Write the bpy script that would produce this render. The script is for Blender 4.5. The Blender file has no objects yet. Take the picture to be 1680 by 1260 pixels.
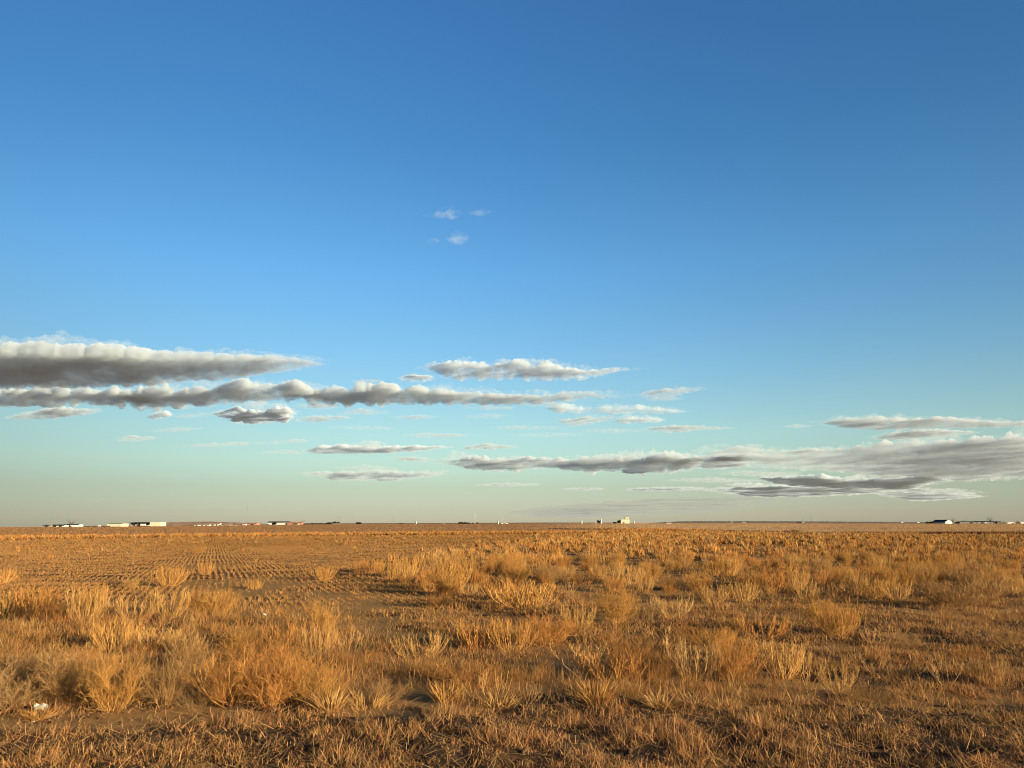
import bpy, math, random
import numpy as np
from mathutils import Vector, Matrix, noise as mn

# ------------------------------------------------------------------ helpers
scene = bpy.context.scene
COL = scene.collection
rng = np.random.default_rng(11)
random.seed(5)

FPX = 1213.0            # focal length of the photograph in its own pixels (1680 wide)
CX, CY = 840.0, 630.0
HORIZON = 862.3
ROLL = math.atan(8.0 / 1680)      # the photograph is tipped a little: its level line climbs to the right
PITCH = math.atan((HORIZON - CY) / FPX)
EYE = 1.75
SUN_AZ, SUN_EL = math.radians(122), math.radians(9.5)


def slopes(px, py):
    """x/y and z/y of the line of sight through a pixel of the photograph."""
    u0 = (np.asarray(px, float) - CX) / FPX
    v0 = (CY - np.asarray(py, float)) / FPX
    cr, sr = math.cos(ROLL), math.sin(ROLL)
    u, v = u0 * cr + v0 * sr, v0 * cr - u0 * sr
    cp, sp = math.cos(PITCH), math.sin(PITCH)
    y = cp - v * sp
    return u / y, (sp + v * cp) / y


def at(px, py, dist):
    a, b = slopes(px, py)
    return float(a * dist), float(dist), float(EYE + b * dist)


def ground_at(px, py):
    """where the line of sight meets the land"""
    a, b = slopes(px, py)
    d = np.geomspace(2.5, 6000, 4000)
    over = EYE + b * d - base_height(a * d, d)
    i = int(np.argmax(over < 0)) if (over < 0).any() else len(d) - 1
    t = over[i - 1] / (over[i - 1] - over[i]) if over[i] < 0 else 1.0
    y = d[i - 1] + (d[i] - d[i - 1]) * t
    return float(a * y), float(y)


def to_px(x, y):
    """column and row at which a point of the flat ground shows (vectorised)."""
    y = np.maximum(np.asarray(y, float), 0.5)
    x = np.asarray(x, float)
    cp, sp = math.cos(PITCH), math.sin(PITCH)
    h = EYE - base_height(x, y)
    f = y * cp - h * sp
    u, v = x / f, (-h * cp - y * sp) / f
    cr, sr = math.cos(ROLL), math.sin(ROLL)
    u0, v0 = u * cr - v * sr, u * sr + v * cr
    return CX + FPX * u0, CY - FPX * v0


HOR_PX = [-600, 0, 100, 200, 300, 420, 560, 840, 1100, 1680, 2300]
HOR_PY = [866.4, 865.0, 864.5, 864.0, 863.2, 861.6, 860.2, 859.4, 858.8, 859.2, 858.4]
HOR_A, HOR_B = slopes(HOR_PX, HOR_PY)


def base_height(x, y):
    """the land without its small bumps: level near by, then climbing gently to the skyline seen in each direction"""
    x = np.asarray(x, float); y = np.asarray(y, float)
    yy = np.maximum(y, 1.0)
    b = np.interp(x / yy, HOR_A, HOR_B)
    t = np.clip((yy - 170) / 530, 0, 1)
    z = np.where(yy < 700, (EYE + b * 700) * t, EYE + b * np.minimum(yy, 8000))
    return z


def vnoise(x, y, scale, seed=0):
    """smooth value noise in 0..1"""
    x = np.asarray(x, float) / scale + seed * 17.31
    y = np.asarray(y, float) / scale + seed * 9.77
    xi, yi = np.floor(x), np.floor(y)
    fx, fy = x - xi, y - yi
    fx = fx * fx * (3 - 2 * fx)
    fy = fy * fy * (3 - 2 * fy)

    def h(a, b):
        s = np.sin(a * 127.1 + b * 311.7 + seed * 74.7) * 43758.5453
        return s - np.floor(s)
    return (h(xi, yi) * (1 - fx) + h(xi + 1, yi) * fx) * (1 - fy) + (h(xi, yi + 1) * (1 - fx) + h(xi + 1, yi + 1) * fx) * fy


def sstep(a, b, x):
    t = np.clip((np.asarray(x, float) - a) / (b - a), 0, 1)
    return t * t * (3 - 2 * t)


def tag(o, label=None, cat=None, group=None, kind=None):
    if label: o['label'] = label
    if cat: o['category'] = cat
    if group: o['group'] = group
    if kind: o['kind'] = kind
    return o


def link(name, data, parent=None, loc=None):
    o = bpy.data.objects.new(name, data)
    COL.objects.link(o)
    if parent is not None: o.parent = parent
    if loc is not None: o.location = loc
    return o


def empty(name, loc, rz=0.0):
    o = link(name, None, None, loc)
    o.rotation_euler = (0, 0, rz)
    o.empty_display_size = 0.3
    return o


def np_mesh(name, verts, faces, mats=(), tint=None, smooth=False):
    """mesh from a (N,3) array and a (M,3) or (M,4) index array; tint = per-vertex colour"""
    verts = np.ascontiguousarray(verts, np.float32)
    faces = np.ascontiguousarray(faces, np.int32)
    n, k = faces.shape
    me = bpy.data.meshes.new(name)
    me.vertices.add(len(verts))
    me.vertices.foreach_set('co', verts.ravel())
    me.loops.add(n * k)
    me.loops.foreach_set('vertex_index', faces.ravel())
    me.polygons.add(n)
    me.polygons.foreach_set('loop_start', np.arange(0, n * k, k, dtype=np.int32))
    try:
        me.polygons.foreach_set('loop_total', np.full(n, k, dtype=np.int32))
    except Exception:
        pass
    if smooth:
        me.polygons.foreach_set('use_smooth', np.ones(n, dtype=bool))
    me.update(calc_edges=True)
    if tint is not None:
        at_ = me.color_attributes.new('tint', 'FLOAT_COLOR', 'POINT')
        rgba = np.ones((len(verts), 4), np.float32)
        rgba[:, :3] = tint
        at_.data.foreach_set('color', rgba.ravel())
    for m in mats: me.materials.append(m)
    return me


# ------------------------------------------------------------------ node helpers
def new_mat(name):
    m = bpy.data.materials.new(name)
    m.use_nodes = True
    nt = m.node_tree
    nt.nodes.clear()
    out = nt.nodes.new('ShaderNodeOutputMaterial')
    return m, nt, out


def nd(nt, kind, **kw):
    n = nt.nodes.new(kind)
    for k, v in kw.items():
        if k.startswith('i_'):
            n.inputs[k[2:].replace('_', ' ')].default_value = v
        else:
            setattr(n, k, v)
    return n


def ramp(nt, stops, interp='LINEAR'):
    r = nt.nodes.new('ShaderNodeValToRGB')
    r.color_ramp.interpolation = interp
    e = r.color_ramp.elements
    while len(e) > 1: e.remove(e[-1])
    e[0].position, e[0].color = stops[0][0], (*stops[0][1], 1)
    for p, c in stops[1:]:
        q = e.new(p)
        q.color = (*c, 1)
    return r


def math_node(nt, op, a, b=None, clamp=False):
    n = nt.nodes.new('ShaderNodeMath')
    n.operation = op
    n.use_clamp = clamp
    for i, v in enumerate((a, b)):
        if v is None: continue
        if isinstance(v, (int, float)): n.inputs[i].default_value = v
        else: nt.links.new(v, n.inputs[i])
    return n.outputs[0]

# ------------------------------------------------------------------ camera, sun, sky
cam = bpy.data.cameras.new('camera')
cam.sensor_width = 36.0
cam.lens = FPX / 1680 * 36
cam.clip_start, cam.clip_end = 0.1, 400000
cam_ob = link('camera', cam, None, (0, 0, EYE))
cam_ob.rotation_euler = (Matrix.Rotation(math.pi / 2 + PITCH, 3, 'X') @ Matrix.Rotation(-ROLL, 3, 'Z')).to_euler()
scene.camera = cam_ob

sun = bpy.data.lights.new('sun', 'SUN')
sun.energy = 5.0
sun.angle = math.radians(0.5)
sun.color = (1.0, 0.83, 0.56)
sun_ob = link('sun', sun, None, (30, -20, 40))
sun_dir = Vector((math.sin(SUN_AZ) * math.cos(SUN_EL), math.cos(SUN_AZ) * math.cos(SUN_EL), math.sin(SUN_EL)))
sun_ob.rotation_euler = sun_dir.to_track_quat('Z', 'Y').to_euler()

world = bpy.data.worlds.new('World')
scene.world = world
world.use_nodes = True
wt = world.node_tree
bg = wt.nodes['Background']
bg.inputs['Strength'].default_value = 0.05
sky = nd(wt, 'ShaderNodeTexSky', sky_type='NISHITA', sun_disc=False, sun_elevation=SUN_EL, sun_rotation=SUN_AZ,
         altitude=1000, air_density=1.0, dust_density=0.6, ozone_density=1.5)
# the phone's colour rendering of the visible sky, dimmed overhead to cut fill light: a gain per elevation, and a little per azimuth low down
tc = nd(wt, 'ShaderNodeTexCoord')
sep = nd(wt, 'ShaderNodeSeparateXYZ')
wt.links.new(tc.outputs['Generated'], sep.inputs[0])
GAIN = [(0.0, (0.81, 0.889, 1.246)), (0.02, (0.857, 0.908, 1.113)), (0.05, (0.968, 0.993, 1.006)), (0.085, (1.236, 1.321, 1.204)), (0.12, (1.343, 1.5, 1.362)), (0.16, (1.309, 1.567, 1.507)), (0.22, (1.18, 1.635, 1.757)), (0.33, (0.987, 1.689, 2.08)), (0.48, (0.691, 1.458, 1.963)), (0.62, (0.641, 1.351, 1.986)), (0.72, (0.384, 0.692, 0.922)), (0.9, (0.269, 0.384, 0.461))]
gr = ramp(wt, [(z, tuple(c / 6 for c in col)) for z, col in GAIN])
wt.links.new(sep.outputs['Z'], gr.inputs[0])
amp = ramp(wt, [(0.0, (0.42,) * 3), (0.12, (0.40,) * 3), (0.3, (0.13,) * 3), (0.6, (0.0,) * 3)])
wt.links.new(sep.outputs['Z'], amp.inputs[0])
lr = math_node(wt, 'ADD', math_node(wt, 'MULTIPLY', sep.outputs['X'], amp.outputs[0]), 1.0)
xx = math_node(wt, 'MULTIPLY', sep.outputs['X'], sep.outputs['X'])
side = math_node(wt, 'MAXIMUM', math_node(wt, 'SUBTRACT', 1.0, math_node(wt, 'MULTIPLY', xx, 0.8)), 0.5)
lr6 = math_node(wt, 'MULTIPLY', math_node(wt, 'MULTIPLY', lr, side), 6.0)
m1 = nd(wt, 'ShaderNodeVectorMath', operation='MULTIPLY')
wt.links.new(sky.outputs[0], m1.inputs[0]); wt.links.new(gr.outputs[0], m1.inputs[1])
m2 = nd(wt, 'ShaderNodeVectorMath', operation='SCALE')
wt.links.new(m1.outputs[0], m2.inputs[0]); wt.links.new(lr6, m2.inputs['Scale'])
wt.links.new(m2.outputs[0], bg.inputs['Color'])

scene.render.engine = 'CYCLES'
cy = scene.cycles
cy.use_denoising = True
cy.denoiser = 'OPENIMAGEDENOISE'
cy.denoising_prefilter = 'ACCURATE'
cy.max_bounces = 12
cy.diffuse_bounces = 3
cy.transparent_max_bounces = 16
cy.volume_bounces = 14
scene.cycles.filter_width = 1.0
cy.use_adaptive_sampling = True
cy.adaptive_threshold = 0.01
scene.view_settings.view_transform = 'Standard'
scene.view_settings.look = 'None'
scene.view_settings.exposure = 1.38
scene.view_settings.gamma = 1.0

# ------------------------------------------------------------------ clouds: real layers of vapour at one base height
CLOUD_BASE = 1300.0
DK, DLO, DHI = 0.48, 0.09, 0.17


def cloud_mat(name, density, feature, lo, hi, centre, dull=1.0):
    m, nt, out = new_mat(name)
    geo = nd(nt, 'ShaderNodeNewGeometry')
    sc = nd(nt, 'ShaderNodeVectorMath', operation='MULTIPLY')
    sc.inputs[1].default_value = (1 / feature, 0.7 / feature, 1.5 / feature)
    nt.links.new(geo.outputs['Position'], sc.inputs[0])
    n = nd(nt, 'ShaderNodeTexNoise', noise_dimensions='3D')
    n.inputs['Scale'].default_value = 1.0
    n.inputs['Detail'].default_value = 4.0
    n.inputs['Roughness'].default_value = 0.6
    nt.links.new(sc.outputs[0], n.inputs['Vector'])
    n2 = nd(nt, 'ShaderNodeTexNoise', noise_dimensions='3D')
    n2.inputs['Scale'].default_value = 0.22
    n2.inputs['Detail'].default_value = 2.0
    nt.links.new(sc.outputs[0], n2.inputs['Vector'])
    mixed = math_node(nt, 'ADD', math_node(nt, 'MULTIPLY', n.outputs['Fac'], 0.62), math_node(nt, 'MULTIPLY', n2.outputs['Fac'], 0.38))
    mr = nd(nt, 'ShaderNodeMapRange', interpolation_type='SMOOTHSTEP')
    mr.inputs['From Min'].default_value = lo
    mr.inputs['From Max'].default_value = hi
    mr.inputs['To Min'].default_value = 0.0
    mr.inputs['To Max'].default_value = density
    nt.links.new(mixed, mr.inputs['Value'])
    v = nd(nt, 'ShaderNodeVolumePrincipled')
    far = min(1.0, max(0.0, (centre[1] - 7000) / 14000))        # air haze put into the cloud's own colour, bluer with distance
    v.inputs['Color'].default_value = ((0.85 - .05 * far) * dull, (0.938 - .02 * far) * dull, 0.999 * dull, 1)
    v.inputs['Anisotropy'].default_value = -0.03
    nt.links.new(mr.outputs[0], v.inputs['Density'])
    nt.links.new(v.outputs[0], out.inputs['Volume'])
    m.cycles.volume_step_rate = 1.0
    return m


def cloud_skin(pts, tau, rough, seed, grow=0.0):
    """closed skin of a cloud from its outline (column, top row, base row); grow swells it"""
    px = np.array([p[0] for p in pts], float)
    yt = np.array([p[1] for p in pts], float)
    yb = np.array([p[2] for p in pts], float)
    wpx = px[-1] - px[0]
    if grow:
        th_ = yb - yt
        px = px + np.linspace(-1, 1, len(px)) * (0.05 * wpx + 2)
        yt = yt - grow * (1.2 + 0.30 * th_)
        yb = yb + grow * (0.4 + 0.06 * th_)
        wpx = px[-1] - px[0]
    nx = int(min(220, max(24, wpx / 2.5)))
    nr = 28
    q = np.linspace(px[0], px[-1], nx)
    t_ = np.interp(q, px, yt)
    b_ = np.interp(q, px, yb)
    # fray the outline a little
    jag = np.array([1.6 * mn.noise(Vector((a * 0.014, seed * 2.1, 3.0))) for a in q]) + np.array([mn.fractal(Vector((a * 0.045, seed * 3.7, 0.0)), 0.7, 2.0, 4) for a in q])
    env = np.clip(np.minimum(q - px[0], px[-1] - q) / (0.12 * wpx), 0.0, 1.0)
    t_ = t_ - jag * (b_ - t_) * 0.22 * rough
    jag2 = np.array([mn.fractal(Vector((a * 0.05, seed * 5.1 + 40, 0.0)), 0.7, 2.0, 4) for a in q])
    b_ = b_ + jag2 * (b_ - t_) * (0.05 if grow else 0.16) * rough
    mid = 0.5 * (t_ + b_)
    t_ = mid + (t_ - mid) * np.sqrt(np.clip(env, 0.02, 1))
    b_ = mid + (b_ - mid) * np.sqrt(np.clip(env, 0.02, 1))
    b_ = np.maximum(b_, t_ + 0.6)
    a1, s1 = slopes(q, t_)
    a2, s2 = slopes(q, b_)
    H = CLOUD_BASE
    T = 0.85 * tau * H * (s1 / s2 - 1.0)
    yfar = H / s2
    ytop = (H + T) / s1
    ytop = np.minimum(ytop, yfar * 0.999)
    span = yfar - ytop
    ynear = ytop - 0.5 * np.minimum(T, span)
    ang = np.linspace(0, 2 * math.pi, nr, endpoint=False)
    V = np.zeros((nx, nr, 3))
    for j, an in enumerate(ang):
        # profile: 0..pi over the top (near -> far), pi..2pi back along the flat base
        c, s = math.cos(an), math.sin(an)
        if s >= 0:
            k = (1 - c) / 2
            yy = ynear + (yfar - ynear) * k ** 1.25
            zz = H + T * (s ** 0.75) * (1.0 - 0.55 * k)
        else:
            k = (1 - c) / 2
            yy = ynear + (yfar - ynear) * k ** 1.25
            zz = H + T * 0.16 * (-1.0 + (1 + s)) * np.ones(nx) * (0.5 + 0.5 * k)
        ax = a1 + (a2 - a1) * k
        V[:, j, 0] = ax * yy
        V[:, j, 1] = yy
        V[:, j, 2] = zz
    cen = V.reshape(-1, 3).mean(0)
    feat = 11.0 / 1234 * cen[1]                # a billow about eleven pixels across
    # billows push the skin outwards
    P = V.reshape(-1, 3)
    Tt = np.repeat(T, nr)
    up = np.tile(np.where(np.sin(ang) >= -1e-6, 1.0, 0.12 if grow else 0.55), nx)
    for i in range(len(P)):
        v = Vector((P[i, 0] / feat * 0.27, P[i, 1] / feat * 0.25, P[i, 2] / feat * 0.9 + seed * 5))
        n1 = mn.turbulence(v, 5, False, noise_basis='PERLIN_ORIGINAL', amplitude_scale=0.55, frequency_scale=2.1)
        big = mn.noise(Vector((P[i, 0] / feat * 0.07, seed * 1.9, 0.5)))
        w = Tt[i] * 0.40 * rough * up[i] * (0.30 + 1.1 * max(0.0, big + 0.35))
        P[i, 2] += (n1 - 0.42) * w * 0.55
        P[i, 1] += -(n1 - 0.42) * w * 1.0
    P = P - cen
    idx = np.arange(nx * nr).reshape(nx, nr)
    f = []
    a = idx[:-1, :]; b = idx[1:, :]
    f = np.stack([a, np.roll(a, -1, 1), np.roll(b, -1, 1), b], -1).reshape(-1, 4)
    f = np.concatenate([f[:, [0, 1, 2]], f[:, [0, 2, 3]]])
    e0 = np.stack([np.full(nr - 2, idx[0, 0]), idx[0, 2:], idx[0, 1:-1]], -1)
    e1 = np.stack([np.full(nr - 2, idx[-1, 0]), idx[-1, 1:-1], idx[-1, 2:]], -1)
    f = np.concatenate([f, e0, e1])[:, ::-1]
    return P, f, cen, feat


def cloud(label, pts, tau=0.45, density=0.03, lo=0.30, hi=0.52, rough=1.0, group=None, seed=0):
    P, f, cen, feat = cloud_skin(pts, tau, rough, seed)
    m = cloud_mat('cloud_vapour', density * DK, feat * (1 if tau > .05 else 3), lo + DLO, hi + DHI, cen, 0.50 if tau < .05 else 0.84 if density < .033 and tau < .47 else 1.0)  # dull greys thin clouds; the low veil's shade is put into its colour
    o = link('cloud', np_mesh('cloud', P, f, (m,), smooth=True), None, tuple(cen))
    tag(o, label, 'cloud', group or 'clouds in the evening sky')
    if tau < .05: return o
    P2, f2, cen2, feat2 = cloud_skin(pts, tau, min(rough, .8) * 1.0, seed + 0.37, 0.5)
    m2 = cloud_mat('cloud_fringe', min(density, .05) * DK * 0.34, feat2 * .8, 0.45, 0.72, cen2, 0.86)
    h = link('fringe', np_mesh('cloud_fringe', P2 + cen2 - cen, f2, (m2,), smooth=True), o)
    return o


CLOUDS = [
    ('largest cloud, grey flat base and cream billowed top, at the left edge of the sky',
     [(-90, 560, 641), (0, 553, 639), (80, 548, 635), (150, 551, 636), (200, 555, 634), (260, 566, 631), (320, 569, 624), (380, 572, 622), (440, 576, 612), (490, 582, 607), (525, 590, 603), (542, 595, 600)], .40, 0.031, .24, .46, .35),
    ('long low grey cloud bank with cream crest, directly under the largest cloud',
     [(-90, 633, 668), (0, 631, 669), (60, 628, 667), (120, 627, 664), (160, 628, 662), (200, 632, 668), (260, 628, 669), (320, 625, 665), (380, 620, 661), (430, 621, 657), (485, 618, 656), (520, 630, 662), (580, 628, 662), (640, 624, 662), (700, 630, 662), (760, 634, 664), (820, 640, 664), (880, 643, 662), (950, 633, 660), (1008, 648, 655)], .45, 0.031, .25, .45, 1.2),
    ('dark grey lens shaped cloud with a long thin tail pointing right, above the long bank',
     [(692, 600, 604), (730, 589, 620), (790, 587, 622), (850, 588, 620), (900, 590, 624), (960, 598, 622), (1000, 602, 612), (1050, 603, 606)], .30, 0.05, .26, .48, 1.0),
    ('small dark ragged puff just left of the lens shaped cloud', [(650, 618, 622), (680, 611, 628), (714, 616, 624)], .2, 0.15, .32, .52, 1.0),
    ('tiny grey hump peeping over the long bank', [(572, 622, 627), (600, 618, 630), (632, 622, 627)], .3, 0.02635, 0.27, .52, 1.0),
    ('grey streak of cloud sloping up to the right, alone in the middle of the sky', [(1038, 646, 650), (1075, 637, 652), (1100, 633, 652), (1150, 633, 640), (1160, 636, 639)], .3, 0.03162, 0.25, .5, 1.0),
    ('thin scrap of cloud hanging below the upward grey streak', [(1046, 653, 656), (1080, 649, 658), (1124, 653, 656)], .3, 0.03162, 0.30, .55, 1.0),
    ('pale lumpy cloud at the right end of the long bank', [(892, 668, 674), (925, 660, 676), (960, 658, 678), (1010, 662, 679), (1050, 660, 678), (1090, 668, 678), (1136, 674, 677)], .55, 0.0217, .3, .5, 1.2),
    ('small grey cloud with a ragged left end, under the pale lumpy one', [(914, 688, 692), (935, 684, 700), (970, 679, 695), (1008, 681, 689)], .35, 0.03162, 0.27, .52, 1.1),
    ('small cream topped cloud between two grey scraps, under the pale lumpy one', [(1006, 690, 694), (1030, 679, 694), (1070, 682, 694), (1092, 687, 691)], .55, 0.03162, 0.25, .5, 1.1),
    ('faint flat wisp left of the tapered grey cloud', [(950, 706, 709), (1010, 702, 710), (1056, 704, 708)], .3, 0.02783, 0.30, .55, 1.0),
    ('tapered grey cloud pointing right, lowest of the middle group', [(1056, 701, 708), (1100, 695, 710), (1150, 697, 706), (1204, 701, 704)], .35, 0.03162, 0.25, .5, 1.0),
    ('grey cloud scrap with a pale top, low at the far left under the long bank', [(4, 686, 688), (50, 672, 688), (100, 667, 685), (140, 667, 680), (176, 671, 674)], .45, 0.03162, 0.25, .5, 1.1),
    ('small round cream puff under the long bank', [(240, 682, 685), (255, 673, 687), (275, 673, 684), (285, 679, 682)], .7, 0.03162, 0.25, .5, 1.0),
    ('thin grey scrap right of the small round cream puff', [(280, 682, 685), (330, 675, 685), (354, 677, 682)], .35, 0.02108, 0.28, .53, 1.0),
    ('dark ragged knot of cloud hanging under the long bank', [(350, 676, 682), (380, 664, 690), (420, 658, 694), (460, 662, 692), (490, 674, 682)], .3, 0.12, .32, .5, 1.2),
    ('thin pale strip under the dark ragged knot', [(380, 691, 696), (420, 688, 696), (454, 690, 693)], .5, 0.02108, 0.28, .53, 1.0),
    ('grey and cream cloud strip right of the dark ragged knot', [(466, 689, 692), (510, 679, 692), (560, 679, 688), (580, 684, 687)], .45, 0.02951, 0.25, .5, 1.1),
    ('dark thin strip touching the underside of the long bank', [(556, 676, 680), (590, 670, 681), (644, 675, 679)], .2, 0.03162, 0.25, .5, 1.0),
    ('pale thin strip right of the dark thin one, below the long bank', [(636, 683, 686), (680, 678, 688), (722, 682, 685)], .45, 0.02108, 0.28, .53, 1.0),
    ('small flat grey cloud above the low arched grey one', [(660, 714, 716), (700, 709, 718), (768, 711, 716)], .4, 0.02108, 0.27, .52, 1.0),
    ('low arched grey cloud with a cream crown, standing alone left of centre', [(494, 738, 742), (530, 729, 744), (600, 722, 744), (660, 728, 742), (720, 730, 736), (746, 732, 735)], .5, 0.02951, 0.25, .5, 1.1),
    ('faint thin tail at the left foot of the low arched grey cloud', [(425, 741, 744), (470, 738, 745), (506, 740, 744)], .3, 0.02783, 0.30, .55, 1.0),
    ('faint dull wisp over the far left field, upper of the left pair', [(242, 707, 709), (290, 699, 709), (336, 700, 704)], .3, 0.02319, 0.30, .55, 1.0),
    ('faint dull wisp over the far left field, leftmost one of all the wisps', [(186, 722, 724), (215, 713, 725), (260, 718, 721)], .3, 0.02319, 0.30, .55, 1.0),
    ('faint dull wisp climbing to the right below the left pair', [(292, 732, 734), (350, 726, 734), (410, 723, 731)], .3, 0.02551, 0.30, .55, 1.0),
    ('faint pale wisp between the climbing wisp and the low arched cloud', [(414, 726, 729), (450, 721, 729), (506, 719, 726)], .4, 0.01855, 0.30, .55, 1.0),
    ('small grey wisp right of the low arched grey cloud', [(756, 734, 737), (800, 724, 738), (854, 731, 734)], .35, 0.03162, 0.28, .53, 1.0),
    ('very thin cloud line under the low arched grey cloud', [(556, 767, 770), (600, 763, 769), (655, 768, 771)], .3, 0.02783, 0.30, .55, 1.0),
    ('broad faint cloud smear lowest below the arched grey one', [(490, 775, 779), (560, 770, 788), (640, 768, 789), (735, 773, 780)], .35, 0.01855, 0.31, .58, 1.0),
    ('mottled grey cloud belt low over the middle of the horizon', [(712, 755, 760), (760, 744, 768), (820, 745, 774), (860, 747, 770), (910, 750, 768), (960, 746, 774), (1010, 742, 774), (1060, 738, 776), (1100, 740, 774), (1140, 744, 772), (1156, 756, 764)], .35, 0.02319, 0.28, .53, 1.3),
    ('great blue grey cloud bank reaching the right edge of the sky', [(1128, 748, 756), (1170, 735, 768), (1210, 726, 764), (1260, 732, 768), (1320, 735, 772), (1380, 731, 774), (1440, 722, 780), (1500, 714, 786), (1560, 712, 788), (1620, 705, 786), (1680, 700, 782), (1780, 702, 778)], .16, .012, .28, .50, .6),
    ('bright cream puff lit on the front of the great right bank', [(1168, 746, 752), (1200, 738, 754), (1230, 736, 754), (1258, 746, 750)], .75, 0.0248, .28, .48, 1.2),
    ('smooth long grey cloud strip above the great right bank', [(1336, 691, 694), (1380, 684, 702), (1440, 678, 704), (1520, 680, 703), (1600, 685, 702), (1680, 688, 699), (1780, 690, 697)], .4, 0.0217, .25, .45, .8),
    ('short grey strip squeezed between the smooth strip and the great bank', [(1424, 717, 720), (1470, 706, 722), (1540, 702, 716), (1610, 706, 714)], .35, 0.02951, 0.25, .5, 1.0),
    ('tiny torn wisp at the left tip of the smooth strip', [(1280, 699, 701), (1305, 694, 703), (1342, 698, 700)], .25, 0.02108, 0.31, .55, 1.0),
    ('grey cloud with a glowing top, low under the great right bank', [(1240, 785, 790), (1290, 778, 795), (1360, 776, 800), (1420, 780, 800), (1490, 774, 800), (1540, 778, 792), (1566, 788, 791)], .35, 0.02635, 0.25, .5, 1.1),
    ('dim flat layer under the cloud with the glowing top', [(1160, 802, 806), (1260, 792, 816), (1340, 794, 814), (1480, 798, 808), (1606, 807, 811)], .2, 0.03162, 0.27, .55, 1.0),
    ('pale smudge of cloud low at the right, above the right farm', [(1434, 807, 811), (1510, 802, 822), (1580, 808, 818), (1616, 813, 816)], .25, 0.01623, 0.28, .58, 1.0),
    ('thin flat streak low in the middle distance, above the faint sheet', [(1026, 803, 805), (1080, 797, 806), (1156, 800, 804)], .3, 0.02783, 0.29, .55, 1.0),
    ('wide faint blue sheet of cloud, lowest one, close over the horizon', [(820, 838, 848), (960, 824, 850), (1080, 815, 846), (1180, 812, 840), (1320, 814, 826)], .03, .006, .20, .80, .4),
    ('tiny white puff high in the blue, longest of the little four', [(693, 351, 355), (715, 345, 358), (740, 340, 359), (764, 347, 351)], .5, 0.02319, 0.31, .58, 1.0),
    ('tiny white puff high in the blue, right end of the upper pair', [(768, 346, 351), (790, 339, 354), (808, 345, 349)], 0.8, 0.01897, 0.25, 0.56, 1.0),
    ('tiny white puff high in the blue, smallest and lower left', [(698, 392, 397), (712, 389, 400), (722, 393, 397)], .5, 0.01855, 0.31, .58, 1.0),
    ('tiny white puff high in the blue, roundest and lower right', [(733, 388, 396), (752, 378, 402), (770, 385, 393)], 0.8, 0.01897, 0.25, 0.56, 1.0),
    ('low grey scrap caught between the big puff pair and the dark knot', [(310, 660, 664), (330, 656, 668), (352, 660, 664)], .3, 0.03162, 0.25, .5, 1.1),
    ('ragged grey shred under the middle of the long bank', [(480, 664, 668), (520, 660, 672), (560, 663, 668)], .3, 0.03162, 0.25, .5, 1.2),
    ('small pale shred under the right half of the long bank', [(760, 668, 670), (800, 665, 673), (846, 667, 671)], .4, 0.02635, 0.27, .52, 1.2),
    ('faint thin wisp right of the pale thin strip', [(756, 682, 684), (800, 678, 687), (842, 681, 684)], .35, 0.02108, 0.28, .53, 1.2),
    ('grey shred bridging the long bank and the pale lumpy cloud', [(858, 662, 666), (890, 657, 668), (926, 660, 665)], .35, 0.03162, 0.25, .5, 1.2),
    ('faint streak below the mottled belt, left one', [(776, 795, 797), (830, 791, 798), (890, 793, 796)], .3, 0.01897, 0.28, .55, 1.0),
    ('faint streak below the mottled belt, right one', [(925, 801, 803), (960, 799, 805), (992, 800, 803)], .3, 0.01897, 0.28, .55, 1.0),
    ('dark torn flake in the gap under the right part of the largest cloud', [(424, 606, 610), (450, 602, 612), (480, 604, 609)], .25, .05, .28, .5, 1.2),
    ('grey flat strip lying across the middle of the long bank', [(560, 646, 650), (650, 642, 654), (760, 646, 652)], .2, .04, .28, .5, 1.0),
    ('ragged grey hem along the underside of the long bank, left of the knot', [(286, 664, 668), (300, 662, 671), (318, 665, 670)], .3, .03, .3, .5, 1.2),
    ('thin grey streak between the low arched cloud and the dark knot', [(536, 700, 703), (590, 697, 705), (650, 700, 704)], .3, .026, .3, .53, 1.1),
    ('long faint streak under the pale thin strip, right of centre', [(800, 700, 703), (860, 697, 705), (930, 700, 703)], .3, .026, .3, .53, 1.1),
    ('grey ragged link between the mottled belt and the great right bank', [(1086, 752, 758), (1130, 744, 768), (1180, 742, 770), (1230, 750, 764)], .25, .03, .28, .5, 1.2),
    ('thin grey veil under the left end of the great right bank', [(1180, 774, 779), (1240, 771, 782), (1310, 774, 781)], .2, .02, .3, .55, 1.0),
    ('long thin grey streak low between the belt and the glowing topped cloud', [(1090, 786, 789), (1170, 783, 792), (1250, 787, 791)], .2, .02, .3, .55, 1.0),
    ('thin streak below the right end of the long bank, left of the tapered cloud', [(846, 712, 714), (900, 709, 717), (960, 712, 715)], .3, .022, .3, .54, 1.1),
    ('small wisp left of the mottled belt', [(640, 752, 754), (672, 748, 757), (706, 751, 755)], .35, 0.02108, 0.28, .53, 1.1),
]
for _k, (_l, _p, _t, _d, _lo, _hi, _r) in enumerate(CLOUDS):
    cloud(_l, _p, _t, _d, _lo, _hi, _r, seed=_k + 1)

gm,gnt,go=new_mat('g'); d=nd(gnt,'ShaderNodeBsdfDiffuse'); d.inputs[0].default_value=(.3,.17,.07,1); gnt.links.new(d.outputs[0],go.inputs[0])
me=np_mesh('g',np.array([[-2e5,-2e5,0],[2e5,-2e5,0],[2e5,2e5,0],[-2e5,2e5,0]]),np.array([[0,1,2],[0,2,3]]),(gm,)); link('ground',me)

# ------------------------------------------------------------------ the land
ROW_YAW = math.radians(21.7)          # the drill rows run off to the left of straight ahead
RC, RS = math.cos(ROW_YAW), math.sin(ROW_YAW)


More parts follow.
